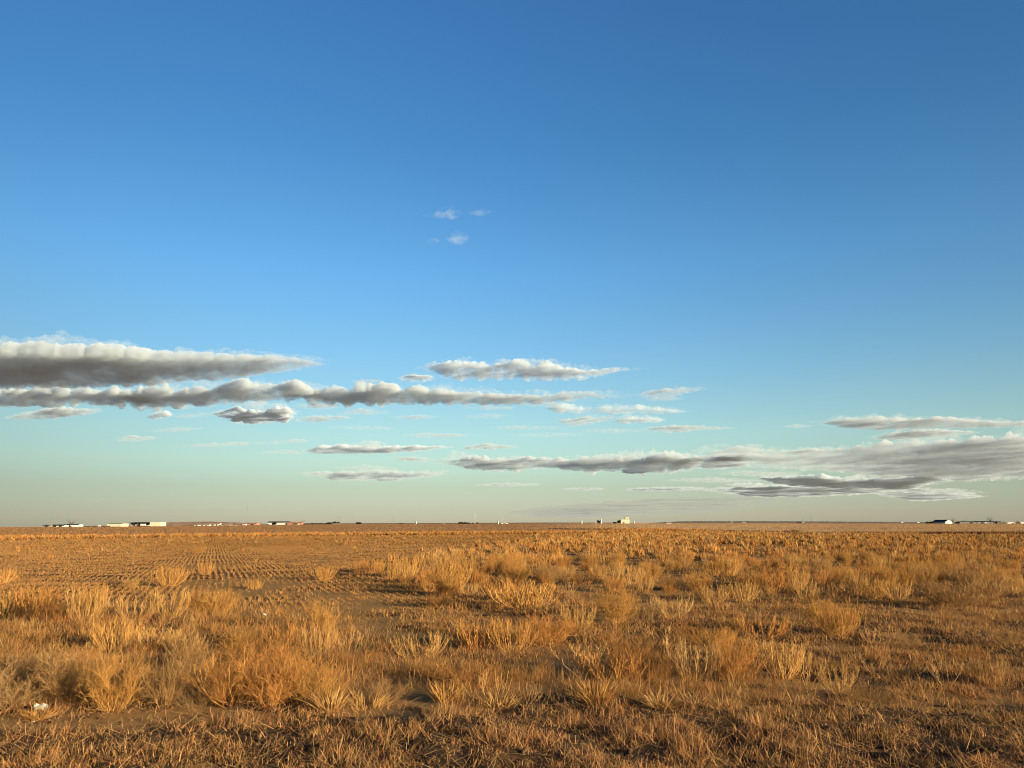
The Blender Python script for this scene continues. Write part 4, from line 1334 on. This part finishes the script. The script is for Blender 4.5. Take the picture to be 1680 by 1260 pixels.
def pole(label, pc, ytop, D, arm=True, name='utility_pole', r=.16):
    loc, _, h = spot(pc, pc, D, ytop)
    root = tag(empty(name, loc), label, 'pole', 'utility poles along the horizon')
    MB().tube([(0, 0, -.5), (0, 0, h)], r, r * .65, 8).build('shaft', WOOD, root)
    if arm:
        ca = MB().box(-1.2, 1.2, r * .7, r * .7 + .12, h * .93, h * .93 + .14).build('crossarm', WOOD, root)
        for q in (-1.05, 0.45, 1.05):
            MB().lathe([(.05, h * .93 + .14), (.07, h * .93 + .2), (.04, h * .93 + .32)], 8, (q, r * .7 + .06)).build('insulator', GLASS, ca)
    return root


def lattice(label, pc, ytop, D, base=3.0):
    loc, _, h = spot(pc, pc, D, ytop)
    root = tag(empty('lattice_tower', loc), label, 'tower', 'towers on the horizon')
    for sx, sy in ((-1, -1), (1, -1), (1, 1), (-1, 1)):
        MB().tube([(sx * base / 2, sy * base / 2, 0), (sx * .25, sy * .25, h)], 0.09, .06, 6).build('leg', GALV, root)
    m = MB()
    n = 9
    for k in range(n):
        z0, z1 = h * k / n, h * (k + 1) / n
        for (ax, ay, bx, by) in ((-1, -1, 1, -1), (1, -1, 1, 1), (1, 1, -1, 1), (-1, 1, -1, -1)):
            s0 = base / 2 + (.25 - base / 2) * k / n; s1 = base / 2 + (.25 - base / 2) * (k + 1) / n
            m.tube([(ax * s0, ay * s0, z0), (bx * s1, by * s1, z1)], .04, None, 4)
            m.tube([(ax * s1, ay * s1, z1), (bx * s1, by * s1, z1)], .04, None, 4)
    m.build('bracing', GALV, root)
    return root


def tree(label, p0, p1, ytop, D, bare=False, name=None, group='trees on the horizon', lobes=4):
    loc, w, h = spot(p0, p1, D, ytop)
    root = tag(empty(name or ('bare_tree' if bare else 'evergreen_tree'), loc, random.uniform(0, 6)), label, 'tree', group)
    m = MB()
    th = h * (.35 if bare else .3)
    m.tube([(0, 0, -.3), (w * .01, 0, th * .5), (0, w * .02, th)], h * .035, h * .024, 8)
    tips = []
    nb = 9 if bare else 6
    for k in range(nb):
        a = k * 2.4 + random.uniform(-.3, .3)
        rr = w * (.5 if bare else .32) * random.uniform(.6, 1)
        z1 = h * random.uniform(.72, .98) if bare else h * random.uniform(.5, .8)
        p0_ = (0, 0, th * random.uniform(.6, 1))
        p1_ = (math.cos(a) * rr * .45, math.sin(a) * rr * .45, (p0_[2] + z1) / 2)
        p2_ = (math.cos(a) * rr, math.sin(a) * rr, z1)
        m.tube([p0_, p1_, p2_], h * .018, h * .006, 6)
        tips += [p1_, p2_]
    m.build('trunk', BARK, root)
    if bare:
        P = np.array([random.choice(tips) for _ in range(150)]) * rng.uniform(.8, 1.05, (150, 1))
        D_ = unit(rng.normal(0, 1, (150, 3)) + np.array([0, 0, .9]))
        v, f, t = blades(P, D_, rng.uniform(.1, .26, 150) * h, np.full(150, max(.05, h * .010)), np.zeros((150, 3)), np.ones((150, 3)))
        link('twigs', np_mesh('twigs', v, f, (BARK,)), root)
    else:
        n = 950
        cs = np.array([[math.cos(k * 2.4) * w * .26, math.sin(k * 2.4) * w * .26, h * random.uniform(.42, .70)] for k in range(lobes)])
        i = rng.integers(0, lobes, n)
        g = unit(rng.normal(0, 1, (n, 3))) * rng.uniform(.35, 1, (n, 1)) ** .5
        P = cs[i] + g * np.array([w * .27, w * .27, h * .32])
        P[:, 2] = np.clip(P[:, 2], h * .12, h)
        v, f, t = blades(P, unit(rng.normal(0, 1, (n, 3))), rng.uniform(.08, .17, n) * (h + w) * .6, rng.uniform(.07, .15, n) * (h + w) * .5, np.zeros((n, 3)), np.ones((n, 3)))
        link('crown', np_mesh('crown', v, f, (EVERGREEN,)), root)
    return root


def hedge(label, p0, p1, ytop, D, mat=EVERGREEN, name='shelterbelt'):
    """a low planted row grown into one hedge"""
    loc, w, h = spot(p0, p1, D, ytop)
    n = int(260 + w * 14)
    P = np.stack([rng.uniform(-w / 2, w / 2, n), rng.uniform(-1.5, 1.5, n), np.zeros(n)], -1)
    top = h * (.55 + .45 * vnoise(P[:, 0], P[:, 0] * 0, 4.0, int(p0)))
    P[:, 2] = rng.uniform(0, .85, n) * top
    v, f, t = blades(P, unit(rng.normal(0, 1, (n, 3)) + np.array([0, 0, .6])), rng.uniform(.4, 1.0, n) * h * .6, rng.uniform(.4, .9, n) * h * .6, np.zeros((n, 3)), np.ones((n, 3)))
    o = link(name, np_mesh(name, v, f, (mat,)), None, loc)
    return tag(o, label, 'hedge', 'dark shelterbelts on the horizon')


def truck(label, p0, p1, ytop, D, mat, kind='pickup', yaw=0.0):
    loc, w, h = spot(p0, p1, D, ytop)
    L = w
    root = tag(empty('parked_' + kind, loc, yaw), label, kind, 'vehicles parked far off')
    r = h * .2
    if kind == 'pickup':
        prof = [(-.5, .30), (-.5, .62), (-.02, .64), (.06, 1.0), (.26, 1.0), (.33, .66), (.5, .60), (.5, .30)]
    else:
        prof = [(-.5, .26), (-.5, 1.0), (.5, 1.0), (.5, .26)]
    n = len(prof)
    hw = min(1.1, L * .2)
    v = [(x * L, -hw, z * h) for x, z in prof] + [(x * L, hw, z * h) for x, z in prof]
    f = [tuple(range(n)), tuple(range(2 * n - 1, n - 1, -1))] + [(i, i + n, (i + 1) % n + n, (i + 1) % n) for i in range(n)]
    MB().add(v, f).build('body', mat, root)
    if kind == 'pickup':
        MB().box(.075 * L, .25 * L, -hw - .02, hw + .02, h * .68, h * .93).build('cab_window', GLASS, root)
    for sx in (-.32, .32):
        for sy in (-1, 1):
            MB().tube([(sx * L, sy * hw * .98 - .11, r), (sx * L, sy * hw * .98 + .11, r)], r, None, 14).build('wheel', TYRE, root)
    return root


def implement(label, p0, p1, ytop, D):
    """parked tillage implement: frame, hitch, tool bars and wheels"""
    loc, w, h = spot(p0, p1, D, ytop)
    root = tag(empty('farm_implement', loc), label, 'farm machine', 'dark machinery parked by the domed shed')
    m = MB()
    for q in (-1.4, 0, 1.4): m.box(-w / 2, w / 2, q - .12, q + .12, h * .45, h * .58)
    for k in range(5):
        q = -w / 2 + .1 + k * (w - .4) / 4
        m.box(q, q + .2, -1.6, 1.6, h * .581, h * .68)
    m.build('frame', RUST, root)
    MB().tube([(0, -1.5, h * .5), (0, -4.0, h * .25)], .12, .1, 6).build('hitch', RUST, root)
    MB().box(-w * .18, w * .12, -.7, .7, h * .683, h).build('hopper', BLACK, root)
    t = MB()
    for k in range(8):
        q = -w / 2 + .2 + k * (w - .5) / 7
        t.tube([(q, 1.0, h * .46), (q, 1.4, h * .2), (q, .9, 0)], .06, .05, 5)
    t.build('tines', RUST, root)
    for s in (-1, 1):
        MB().tube([(s * w * .38 - .12, -.6, h * .24), (s * w * .38 + .12, -.6, h * .24)], h * .24, None, 14).build('wheel', TYRE, root)
    return root


# -- left farmstead
barn('low_shed', 'low dark shed at the foot of the leftmost utility pole', 'shed', 74, 84, 861.3, 720, GREYSHED, DARKROOF, 6, doors=((.1, 2, 2, BLACK),))
pole('utility pole beside the low dark shed, tallest thing of the left farmstead', 82.6, 849.5, 735, True)
barn('machine_shed', 'long low shed with dark roof between the leftmost pole and the white house', 'shed', 88, 109, 860.8, 760, WHITE, DARKROOF, 9, rise=.45, doors=((-.2, 3, 2, BLACK), (.25, 3, 2, BLACK)))
barn('farmhouse', 'white farmhouse with a bare tree rising behind it, at the far left', 'house', 109, 133, 859.6, 780, WHITE, DARKROOF, 9, rise=.3, doors=((-.12, 1.2, 2, BLACK),), wins=(.05, .22, .36, -.3), annex=(.18, .45, .8))
tree('bare tree spreading over the roof of the white farmhouse', 109, 127, 852.0, 810, True)
hedge('low dark hedge right of the white farmhouse', 136, 160, 862.6, 790)
truck('small white van parked between two stretches of dark hedge at the left', 161.2, 165, 861.8, 780, WHITE, 'van')
hedge('low dark hedge left of the big cream barn', 167, 181, 862.2, 800)
barn('metal_barn', 'big plain cream barn with thin green roof edge, left part of the horizon', 'barn', 182, 205, 858.8, 820, CREAM, GREENROOF, 16, rise=.14)
open_shed('machine_shed', 'long open fronted machine shed, dark inside, with a cream end bay', 218, 258, 856.4, 850)
truck('white box trailer standing in the mouth of the open machine shed', 231, 239, 859.5, 835, WHITE, 'trailer')
truck('small pale trailer left of the white one before the machine shed', 222, 228, 860.6, 838, STONE, 'trailer')
truck('pale pickup truck between trailer and end bay of the machine shed', 241, 247, 861.0, 832, WHITE, 'pickup')
for p0, p1, yt, lab in ((321, 328, 861.0, 'leftmost small white hut of the village under the low hill'), (336, 345, 860.6, 'low white shed second from the left in the village under the hill')):
    barn('village_shed', lab, 'shed', p0, p1, yt, 900, WHITE, STONE, 7, rise=.2, doors=((0, 1.6, 2, BLACK),), group='village buildings under the low hill')
barn('village_house', 'tallest white house of the village under the low hill', 'house', 353, 362, 858.6, 910, WHITE, REDROOF, 9, rise=.25, wins=(-.3, .3), doors=((0, 1.2, 2.1, BLACK),), group='village buildings under the low hill')
barn('village_house', 'white gabled house just right of the tallest village house', 'house', 364, 370, 860.0, 905, WHITE, REDROOF, 7, yaw=1.2, rise=.4, wins=(.2,), group='village buildings under the low hill')
barn('village_house', 'salmon roofed small house in the middle of the village', 'house', 372, 378, 861.0, 900, STONE, REDROOF, 7, rise=.5, wins=(-.2,), group='village buildings under the low hill')
barn('village_house', 'white house with a broad gable, right half of the village', 'house', 379, 388, 859.8, 915, WHITE, DARKROOF, 9, yaw=1.25, rise=.45, wins=(.1,), group='village buildings under the low hill')
barn('village_house', 'small reddish house between two white ones in the village', 'house', 390, 396, 860.6, 905, BRICK, REDROOF, 7, rise=.45, wins=(.2,), group='village buildings under the low hill')
barn('village_house', 'narrow white house left of the long salmon roofed barn', 'house', 399, 404, 859.4, 905, WHITE, REDROOF, 7, rise=.3, wins=(0,), group='village buildings under the low hill')
barn('long_barn', 'long barn with broad salmon roof at the right end of the village', 'barn', 404, 423, 857.8, 930, BRICK, REDROOF, 16, rise=.5, doors=((-.3, 3, 2.4, BLACK), (.2, 3, 2.4, BLACK)), group='village buildings under the low hill')
MAST = pole('very tall thin mast above the village under the low hill', 404.5, 828, 1500, False, 'radio_mast', .22)
MAST['category'] = 'mast'
# -- long barn and brick house
barn('long_barn', 'long white barn under a black roof, left of the brick house', 'barn', 441, 476, 855.6, 1000, WHITE, DARKROOF, 12, rise=.32, doors=((-.22, 4, 3, BLACK), (.4, 3, 2.4, BLACK)))
tree('dark tree standing in front of the long white barn', 447.5, 454, 856.5, 985)
barn('brick_house', 'pinkish brick house joined to the right end of the long white barn', 'house', 473, 496, 856.2, 980, BRICK, REDROOF, 10, rise=.5, wins=(-.3, 0, .3), doors=((.15, 1.3, 2.1, WHITE),), chimney=True)
barn('brick_house', 'small gabled salmon outbuilding in front of the pinkish brick house', 'house', 480, 492, 857.6, 955, STONE, REDROOF, 8, yaw=1.2, rise=.5, wins=(.2,))
tree('grey bare tree leaning over the right end of the brick house', 492, 501, 852.6, 990, True)
hedge('thin dark hedge right of the brick house', 498, 538, 857.8, 1010)
for p0, p1, yt, lab in ((536, 544.5, 856.8, 'leftmost and lowest of three round dark trees left of centre'), (545, 551, 855.6, 'tallest of three round dark trees left of centre'), (551, 558, 856.4, 'rightmost of three round dark trees left of centre')):
    tree(lab, p0, p1, yt, 1050, group='three round dark trees')
truck('low pale trailer in front of the three round dark trees', 546, 557, 859.0, 950, STONE, 'trailer')
pole('thin pole rising over the leftmost of the three round trees, left one of a pair', 553.6, 848.0, 1100)
pole('thin pole rising right of the three round dark trees, right one of a pair', 558.4, 847.0, 1100)
pole('faint pole standing alone between the round trees and the mid left pole', 580, 848.2, 1250)
tree('small flat dark tree left of the mid left pole', 584, 594, 857.0, 1200, lobes=3)
pole('mid left pole, alone above bare fields', 645.5, 847.6, 1150)
pole('faint pole close on the left of the mid left pole', 641.5, 849.6, 1400)
hedge('two dark shrubs grown together near the slim white silo', 655, 663, 858.2, 1100)
silo('slim white silo standing alone between the mid left pole and the dark grove', 681.4, 683.8, 855.2, 1150)
silo('tiny stub silo left of the dark grove', 727.3, 729, 857.6, 1250, STONE)
hedge('dark grove of low trees left of the lattice tower', 752, 770, 856.2, 1150, name='grove')
lattice('faint lattice tower left of the domed white shed', 779.5, 842, 1300, 3.6)
lattice('fainter lattice tower above the domed white shed', 824, 847, 1500, 3.2)
tree('dark tree left of the foot of the lattice tower', 774, 778, 857.6, 1140)
tree('dark tree right of the foot of the lattice tower', 781, 785, 857.0, 1140)
truck('dark pickup with pale roof parked in the field left of the white silo pair', 798, 803.4, 859.9, 620, GREYSHED, 'pickup')
silo('white silo with a slanted top beside the domed white shed', 816, 818.6, 854.6, 820)


def quonset(label, p0, p1, ytop, D, depth=14):
    loc, w, h = spot(p0, p1, D, ytop)
    root = tag(empty('domed_shed', loc), label, 'shed', 'farm buildings on the horizon')
    n = 18
    pr = [(math.cos(math.pi * k / n) * w / 2, math.sin(math.pi * k / n) * h) for k in range(n + 1)]
    v = [(x, -depth / 2, z) for x, z in pr] + [(x, depth / 2, z) for x, z in pr]
    f = [(i, i + 1, i + n + 2, i + n + 1) for i in range(n)]
    MB().add(v, f).build('roof', GALV, root)
    v = [(x * .985, y, z * .985) for y in (-depth / 2 + .1, depth / 2 - .1) for x, z in pr]
    MB().add(v, [tuple(range(n, -1, -1)), tuple(range(n + 1, 2 * n + 2))]).build('wall', WHITE, root)
    MB().box(-1.6, 1.6, -depth / 2 + .02, -depth / 2 + .095, 0, h * .6).build('door', GREYSHED, root)


quonset('white half round domed shed behind a row of dark machinery', 822, 834.5, 857.6, 800)
implement('dark implement at the left end of the machinery row', 819, 827, 860.2, 700)
implement('dark implement in the middle of the machinery row', 829, 838, 860.6, 700)
implement('dark implement at the right end of the machinery row', 840, 847, 860.0, 700)
truck('long low pale trailer lying in front of the dark machinery row', 841.5, 855.5, 862.4, 560, WHITE, 'trailer')
silo('white silo alone left of the grain elevator pair, right of centre', 952.8, 955.4, 853.6, 1700)
silo('small white silo left of the tall one with the dark tree', 976.4, 978, 854.6, 1800)
tree('dark tree wedged against the tall white silo', 979.6, 985, 853.4, 1750)
silo('tall white silo with a dark tree on its left, right of centre', 984.2, 987.4, 851.4, 1700)
hedge('two low dark trees left of the grain elevator', 1006, 1011.5, 856.2, 1700, name='grove')
tree('dark tree against the left wall of the grain elevator', 1013, 1018.6, 852.6, 1830)


def elevator():
    loc, w, h = spot(1018, 1032.5, 1800, 848.4)
    root = tag(empty('grain_elevator', loc), 'tall cream grain elevator with a square headhouse on its right half', 'grain elevator')
    MB().box(-w / 2, w * .06, -8, 8, 0, h * .62).build('storage_block', CONCRETE, root)
    MB().box(w * .061, w / 2, -7, 7, 0, h * .58).build('storage_block', CONCRETE, root)
    hd = MB().box(w * .03, w * .43, -6, 6, h * .622, h * .985).build('headhouse', CONCRETE, root)
    MB().box(w * .02, w * .44, -6.2, 6.2, h * .987, h).build('roof', DARKROOF, root)
    MB().box(w * .2, w * .27, -6.06, -5.98, h * .75, h * .84).build('window', GLASS, hd)
    MB().box(-w * .3, -w * .1, -8.1, -7.98, 0, 4).build('door', GREYSHED, root)


elevator()
silo('stubby white bin just right of the grain elevator', 1039.3, 1041, 854.2, 1800)
barn('low_shed', 'white shed with dark roof alone in the pale field right of the elevator', 'shed', 1091.5, 1101, 856.6, 1300, WHITE, DARKROOF, 9, rise=.4)
silo('tiny pale tank in the brown field left of the elevator', 935, 937.4, 861.4, 640, STONE)
pole('faint pole on the far ridge right of the white shed', 1158, 847.4, 1900, r=.22)
pole('pole on the far ridge, left one of a pair right of centre', 1317.5, 848.0, 1700, r=.2)
pole('pole on the far ridge, right and darker one of a pair right of centre', 1330, 846.6, 1500, r=.26)
pole('faint pole between the far ridge and the right farm', 1474, 848.6, 1500, r=.2)
truck('dark stock trailer standing in the pale field under the ridge poles', 1307.5, 1313.5, 856.6, 900, BLACK, 'trailer')
barn('distant_house', 'pale speck of a house just right of the dark stock trailer', 'house', 1316, 1319.5, 856.0, 4950, WHITE, WHITE, 12, rise=.2, base=857.6, group='houses on the far ridge')
barn('distant_house', 'white speck of a house on the far ridge, rounder one', 'house', 1199, 1202, 855.9, 4950, WHITE, WHITE, 12, rise=.3, base=857.6, group='houses on the far ridge')
barn('distant_house', 'long white speck of a building on the far ridge', 'house', 1217, 1224, 856.2, 4950, WHITE, WHITE, 12, rise=.2, base=857.6, group='houses on the far ridge')
barn('distant_house', 'white speck on the far ridge left of the right farm', 'house', 1478, 1481.5, 856.2, 4950, WHITE, WHITE, 12, rise=.3, base=857.6, group='houses on the far ridge')
barn('distant_house', 'pale speck on the far ridge nearest to the right farm', 'house', 1504, 1508, 856.4, 4950, WHITE, WHITE, 12, rise=.3, base=857.6, group='houses on the far ridge')
# -- right farm
hedge('clump of dark trees at the left end of the right farm', 1519, 1531, 855.6, 900, name='grove')
barn('gable_barn', 'barn with a bright white gable and long black roof slope, right farm', 'barn', 1533, 1559, 853.0, 900, WHITE, DARKROOF, 13, yaw=-1.10, rise=.5)
tree('bare tree right of the black roofed barn at the right farm', 1559, 1569, 850.0, 915, True)
barn('machine_shed', 'low dark shed left of the bent bare tree at the right farm', 'shed', 1571, 1598, 855.6, 930, GREYSHED, DARKROOF, 10, doors=((.2, 3, 2, BLACK),))
barn('machine_shed', 'low dark shed right beside the tall white barn, right farm', 'shed', 1599, 1628, 855.0, 940, GREYSHED, DARKROOF, 10, doors=((-.2, 3, 2, BLACK),))
tree('ragged dark tree over the low dark sheds of the right farm', 1577, 1585, 852.8, 950, True)
hedge('line of dark brush behind the low dark sheds', 1573, 1612, 854.6, 970, mat=BROWNLEAF)
pole('pole among the low dark sheds of the right farm', 1586, 849.8, 960)
truck('small white van in front of the dark sheds at the right farm', 1615.6, 1619, 857.2, 880, WHITE, 'van')
tree('tall bent bare tree behind the tall white barn', 1619, 1632, 847.6, 935, True)
barn('gable_barn', 'tall white barn right of the tall bent bare tree', 'barn', 1628, 1645, 852.6, 900, CREAM, WHITE, 12, yaw=-.5, rise=.35, doors=((-.2, 2, 2.4, BLACK),))
barn('long_barn', 'low long white shed between the tall white barn and the sloping conveyor', 'shed', 1649, 1663, 856.2, 900, WHITE, WHITE, 8, rise=.25)
barn('long_barn', 'low white shed cut by the right edge of the photo', 'shed', 1671, 1694, 856.0, 900, WHITE, WHITE, 8, rise=.25)


def conveyor():
    loc, w, h = spot(1662, 1672, 890, 854.6)
    root = tag(empty('grain_conveyor', loc), 'dark sloping grain conveyor on wheels at the right edge', 'conveyor')
    MB().tube([(-w / 2, 0, .4), (w / 2, 0, h)], .32, .32, 8).build('tube', RUST, root)
    MB().tube([(-w * .1, .8, .4), (w * .25, 0, h * .68)], .1, None, 6).tube([(-w * .1, -.8, .4), (w * .25, 0, h * .68)], .1, None, 6).build('support', RUST, root)
    for s in (-1, 1):
        MB().tube([(-w * .1, s * .9 - .1, .4), (-w * .1, s * .9 + .1, .4)], .4, None, 12).build('wheel', TYRE, root)
    MB().box(-w / 2 - .6, -w / 2 + .3, -.6, .6, .1, .9).build('hopper', RUST, root)


conveyor()
for p, yt, b, lab in ((1247, 868.4, 873.6, 'weathered fence post at the ditch, leftmost one'), (1264, 868.6, 873.8, 'weathered fence post at the ditch, second from the left'), (1350, 871.6, 876.6, 'weathered fence post at the ditch, third from the left'),
                      (1377, 872.0, 877.2, 'weathered fence post at the ditch, palest one near the broken dark line')):
    x, y = ground_at(p, b)
    _, sb = slopes(p, yt)
    o = MB().tube([(0, 0, -.2), (.01, 0, .4), (0.03, 0, float(EYE + sb * y))], .07, .06, 8).build('fence_post', WOOD if p != 1377 else STONE, None, (x, y, float(gz(x, y))))
    tag(o, lab, 'post', 'fence posts along the ditch')


# -- far rises in the land
def rise(name, label, p, D, cols, thick=500, rough=.3):
    px = np.linspace(p[0][0], p[-1][0], 160)
    top = np.interp(px, [q[0] for q in p], [q[1] for q in p])
    top = top - rough * np.array([mn.fractal(Vector((a * .11, D * .01, 0)), .8, 2, 4) for a in px])
    a, b = slopes(px, top)
    zt = EYE + b * D
    prof = [(-.5, 0), (-.28, .55), (-.1, .92), (0, 1.0), (.15, .9), (.5, 0)]
    V = []
    for t, k in prof:
        y = np.full_like(px, D + t * thick)
        x = a * y
        g = gz(x, y)
        gD = gz(a * D, np.full_like(px, D))
        V.append(np.stack([x, y, g - 1.0 + (zt - gD + 1.0) * k], -1))
    V = np.stack(V, 1).reshape(-1, 3)
    n = len(prof)
    idx = np.arange(len(px) * n).reshape(len(px), n)
    f = np.stack([idx[:-1, :-1], idx[1:, :-1], idx[1:, 1:], idx[:-1, 1:]], -1).reshape(-1, 4)
    m, nt, out = new_mat(name)
    geo = nd(nt, 'ShaderNodeNewGeometry')
    nz = nd(nt, 'ShaderNodeTexNoise', i_Scale=0.03, i_Detail=6.0, i_Roughness=.7)
    nt.links.new(geo.outputs['Position'], nz.inputs['Vector'])
    r = ramp(nt, [(.38, cols[0]), (.5, cols[1]), (.62, cols[2])])
    nt.links.new(nz.outputs['Fac'], r.inputs[0])
    d = nd(nt, 'ShaderNodeBsdfDiffuse')
    nt.links.new(r.outputs[0], d.inputs['Color']); nt.links.new(d.outputs[0], out.inputs['Surface'])
    return tag(link(name, np_mesh(name, V, f, (m,), smooth=True)), label, kind='structure')


rise('hill', 'low bare pinkish hill behind the village at the left', [(196, 863.5), (215, 860.5), (250, 857.0), (290, 856.4), (350, 855.6), (378, 856.6), (400, 857.6), (430, 859.0), (470, 860.4), (500, 861)], 2400,
     [(.26, .155, .10), (.40, .25, .16), (.52, .36, .25)], 500)
rise('ridge', 'long dim ridge on the horizon between the elevator and the right farm', [(1040, 859.5), (1085, 857.0), (1110, 855.8), (1180, 855.2), (1300, 855.3), (1400, 856.0), (1500, 856.6), (1620, 857.4), (1760, 857.4)], 5200,
     [(.16, .13, .105), (.22, .17, .13), (.27, .21, .16)], 900, .2)
rise('plain_rise', 'faint swell of land along the horizon left of the elevator', [(480, 860), (540, 858.6), (640, 858.2), (760, 857.8), (900, 857.2), (1010, 857.4), (1060, 858.6)], 4200,
     [(.21, .14, .09), (.26, .18, .115), (.32, .22, .15)], 900, .15)


def ridge_trees():
    n = 900
    px = np.concatenate([rng.uniform(1105, 1480, 600), rng.uniform(1105, 1160, 150), rng.uniform(1250, 1360, 150)])
    k = rng.uniform(0, 1, n) < .25 + .75 * (vnoise(px, px * 0, 9, 81) > .45)
    px = px[k]; n = len(px)
    top = np.interp(px, [1085, 1110, 1180, 1300, 1400, 1500], [857.0, 855.8, 855.2, 855.3, 856.0, 856.6])
    a, b = slopes(px, top + .25)
    P = np.stack([a * 5150, np.full(n, 5150.0), EYE + b * 5150 - 1], -1)
    v, f, t = blades(P, lean(n, 0, 30), rng.uniform(1.5, 5.0, n), rng.uniform(4, 9, n), np.zeros((n, 3)), np.ones((n, 3)))
    return tag(link('distant_trees', np_mesh('distant_trees', v, f, (BROWNLEAF,))), 'broken line of tiny far off trees along the dim ridge', kind='stuff')


ridge_trees()


# ------------------------------------------------------------------ litter and stones close by
def carton():
    x, y = ground_at(66, 1171)
    m = bpy.data.meshes.new('carton')
    w, d, h = .105, .05, .026
    nx, ny, nz = 10, 6, 5
    import bmesh
    bm = bmesh.new()
    bmesh.ops.create_cube(bm, size=1.0)
    bmesh.ops.subdivide_edges(bm, edges=bm.edges[:], cuts=7, use_grid_fill=True)
    for v in bm.verts:
        n1 = mn.noise(Vector((v.co.x * 3.1, v.co.y * 3, v.co.z * 2.3 + 4)))
        n2 = mn.noise(Vector((v.co.x * 7.1 + 9, v.co.y * 6, v.co.z * 5)))
        v.co = Vector((v.co.x * w * (1 + .08 * n2), v.co.y * d * (1 + .10 * n1), v.co.z * h * (1 + .22 * n1) + .010 * n2 + .006 * math.sin(v.co.x * 9)))
    bm.to_mesh(m); bm.free()
    mat, nt, out = new_mat('soiled_white_card')
    tcn = nd(nt, 'ShaderNodeTexCoord')
    n = nd(nt, 'ShaderNodeTexNoise', i_Scale=38.0, i_Detail=4.0)
    nt.links.new(tcn.outputs['Object'], n.inputs['Vector'])
    r = ramp(nt, [(.36, (.22, .21, .16)), (.43, (.44, .43, .34)), (.8, (.52, .51, .43))])
    nt.links.new(n.outputs['Fac'], r.inputs[0])
    b = nd(nt, 'ShaderNodeBsdfPrincipled', i_Roughness=.6)
    nt.links.new(r.outputs[0], b.inputs['Base Color']); nt.links.new(b.outputs[0], out.inputs['Surface'])
    m.materials.append(mat)
    o = link('carton', m, None, (x, y, float(gz(x, y)) + .055))
    o.rotation_euler = (.35, .05, .12)
    tag(o, 'small crushed white carton lying on a straw clump at the lower left', 'litter')
    fl = MB()
    fl.add([(-.055, -.036, .020), (.02, -.037, .022), (.015, -.062, .034), (-.05, -.058, .030)] + [(-.055, -.0345, .022), (.02, -.0355, .024), (.015, -.0615, .037), (-.05, -.0575, .033)],
           [(0, 1, 2, 3), (4, 7, 6, 5), (0, 4, 5, 1), (1, 5, 6, 2), (2, 6, 7, 3), (3, 7, 4, 0)])
    fl.build('flap', mat, o)
    # the straw it lies on
    cx, cy_ = ground_at(62, 1180)
    place_bush(cx, cy_, .085, .30, 'clump', 'gold', 'flattened yellow straw clump under the white carton', 'grass tufts on the verge')
    # torn paper caught on a weed
    px_, py_ = ground_at(436, 1011)
    sheet = []
    for i in range(9):
        for j in range(6):
            u, q = i / 8 - .5, j / 5
            sheet.append((u * .14, .03 * math.sin(u * 9) + .02 * q, q * .06 + .04 * abs(u) * 2 + .012 * math.sin(i * 2.1)))
    f = [(i * 6 + j, (i + 1) * 6 + j, (i + 1) * 6 + j + 1, i * 6 + j + 1) for i in range(8) for j in range(5) if not (i in (3, 4) and j > 2)]
    mm = bpy.data.meshes.new('paper')
    mm.from_pydata(sheet, [], f); mm.update()
    mm.materials.append(mat)
    p = link('paper', mm, None, (px_, py_ - .05, float(gz(px_, py_)) + .05))
    s = p.modifiers.new('thickness', 'SOLIDIFY'); s.thickness = .0015
    tag(p, 'torn white paper caught on a low forked weed, left of centre', 'litter')


carton()
for k, (a, b, s) in enumerate([(80, 1178, .022), (55, 1184, .018), (125, 1185, .014), (148, 1187, .012), (160, 1186, .011), (196, 1181, .013), (219, 1180, .012), (300, 1178, .018), (318, 1181, .012), (353, 1181, .011), (170, 1171, .014), (240, 1186, .010)]):
    x, y = ground_at(a, b)
    me = bpy.data.meshes.new('stone')
    import bmesh
    bm = bmesh.new()
    bmesh.ops.create_icosphere(bm, subdivisions=2, radius=s)
    for v in bm.verts:
        v.co *= 1 + .35 * mn.noise(v.co * 40 + Vector((k * 3.3, 0, 0)))
        v.co.z *= .65
    bm.to_mesh(me); bm.free()
    me.materials.append(STONE)
    o = link('stone', me, None, (x, y, float(gz(x, y)) + s * .25))
    if k == 0: lab = 'largest pale stone, just right of and below the white carton'
    elif k == 1: lab = 'flat pale stone left of the largest one, below the white carton'
    elif k == 7: lab = 'pale stone near the right end of the bare earth strip, larger of its pair'
    else: lab = 'small pale pebble scattered on the bare earth strip'
    tag(o, lab, 'stone', 'pale stones on the bare earth')
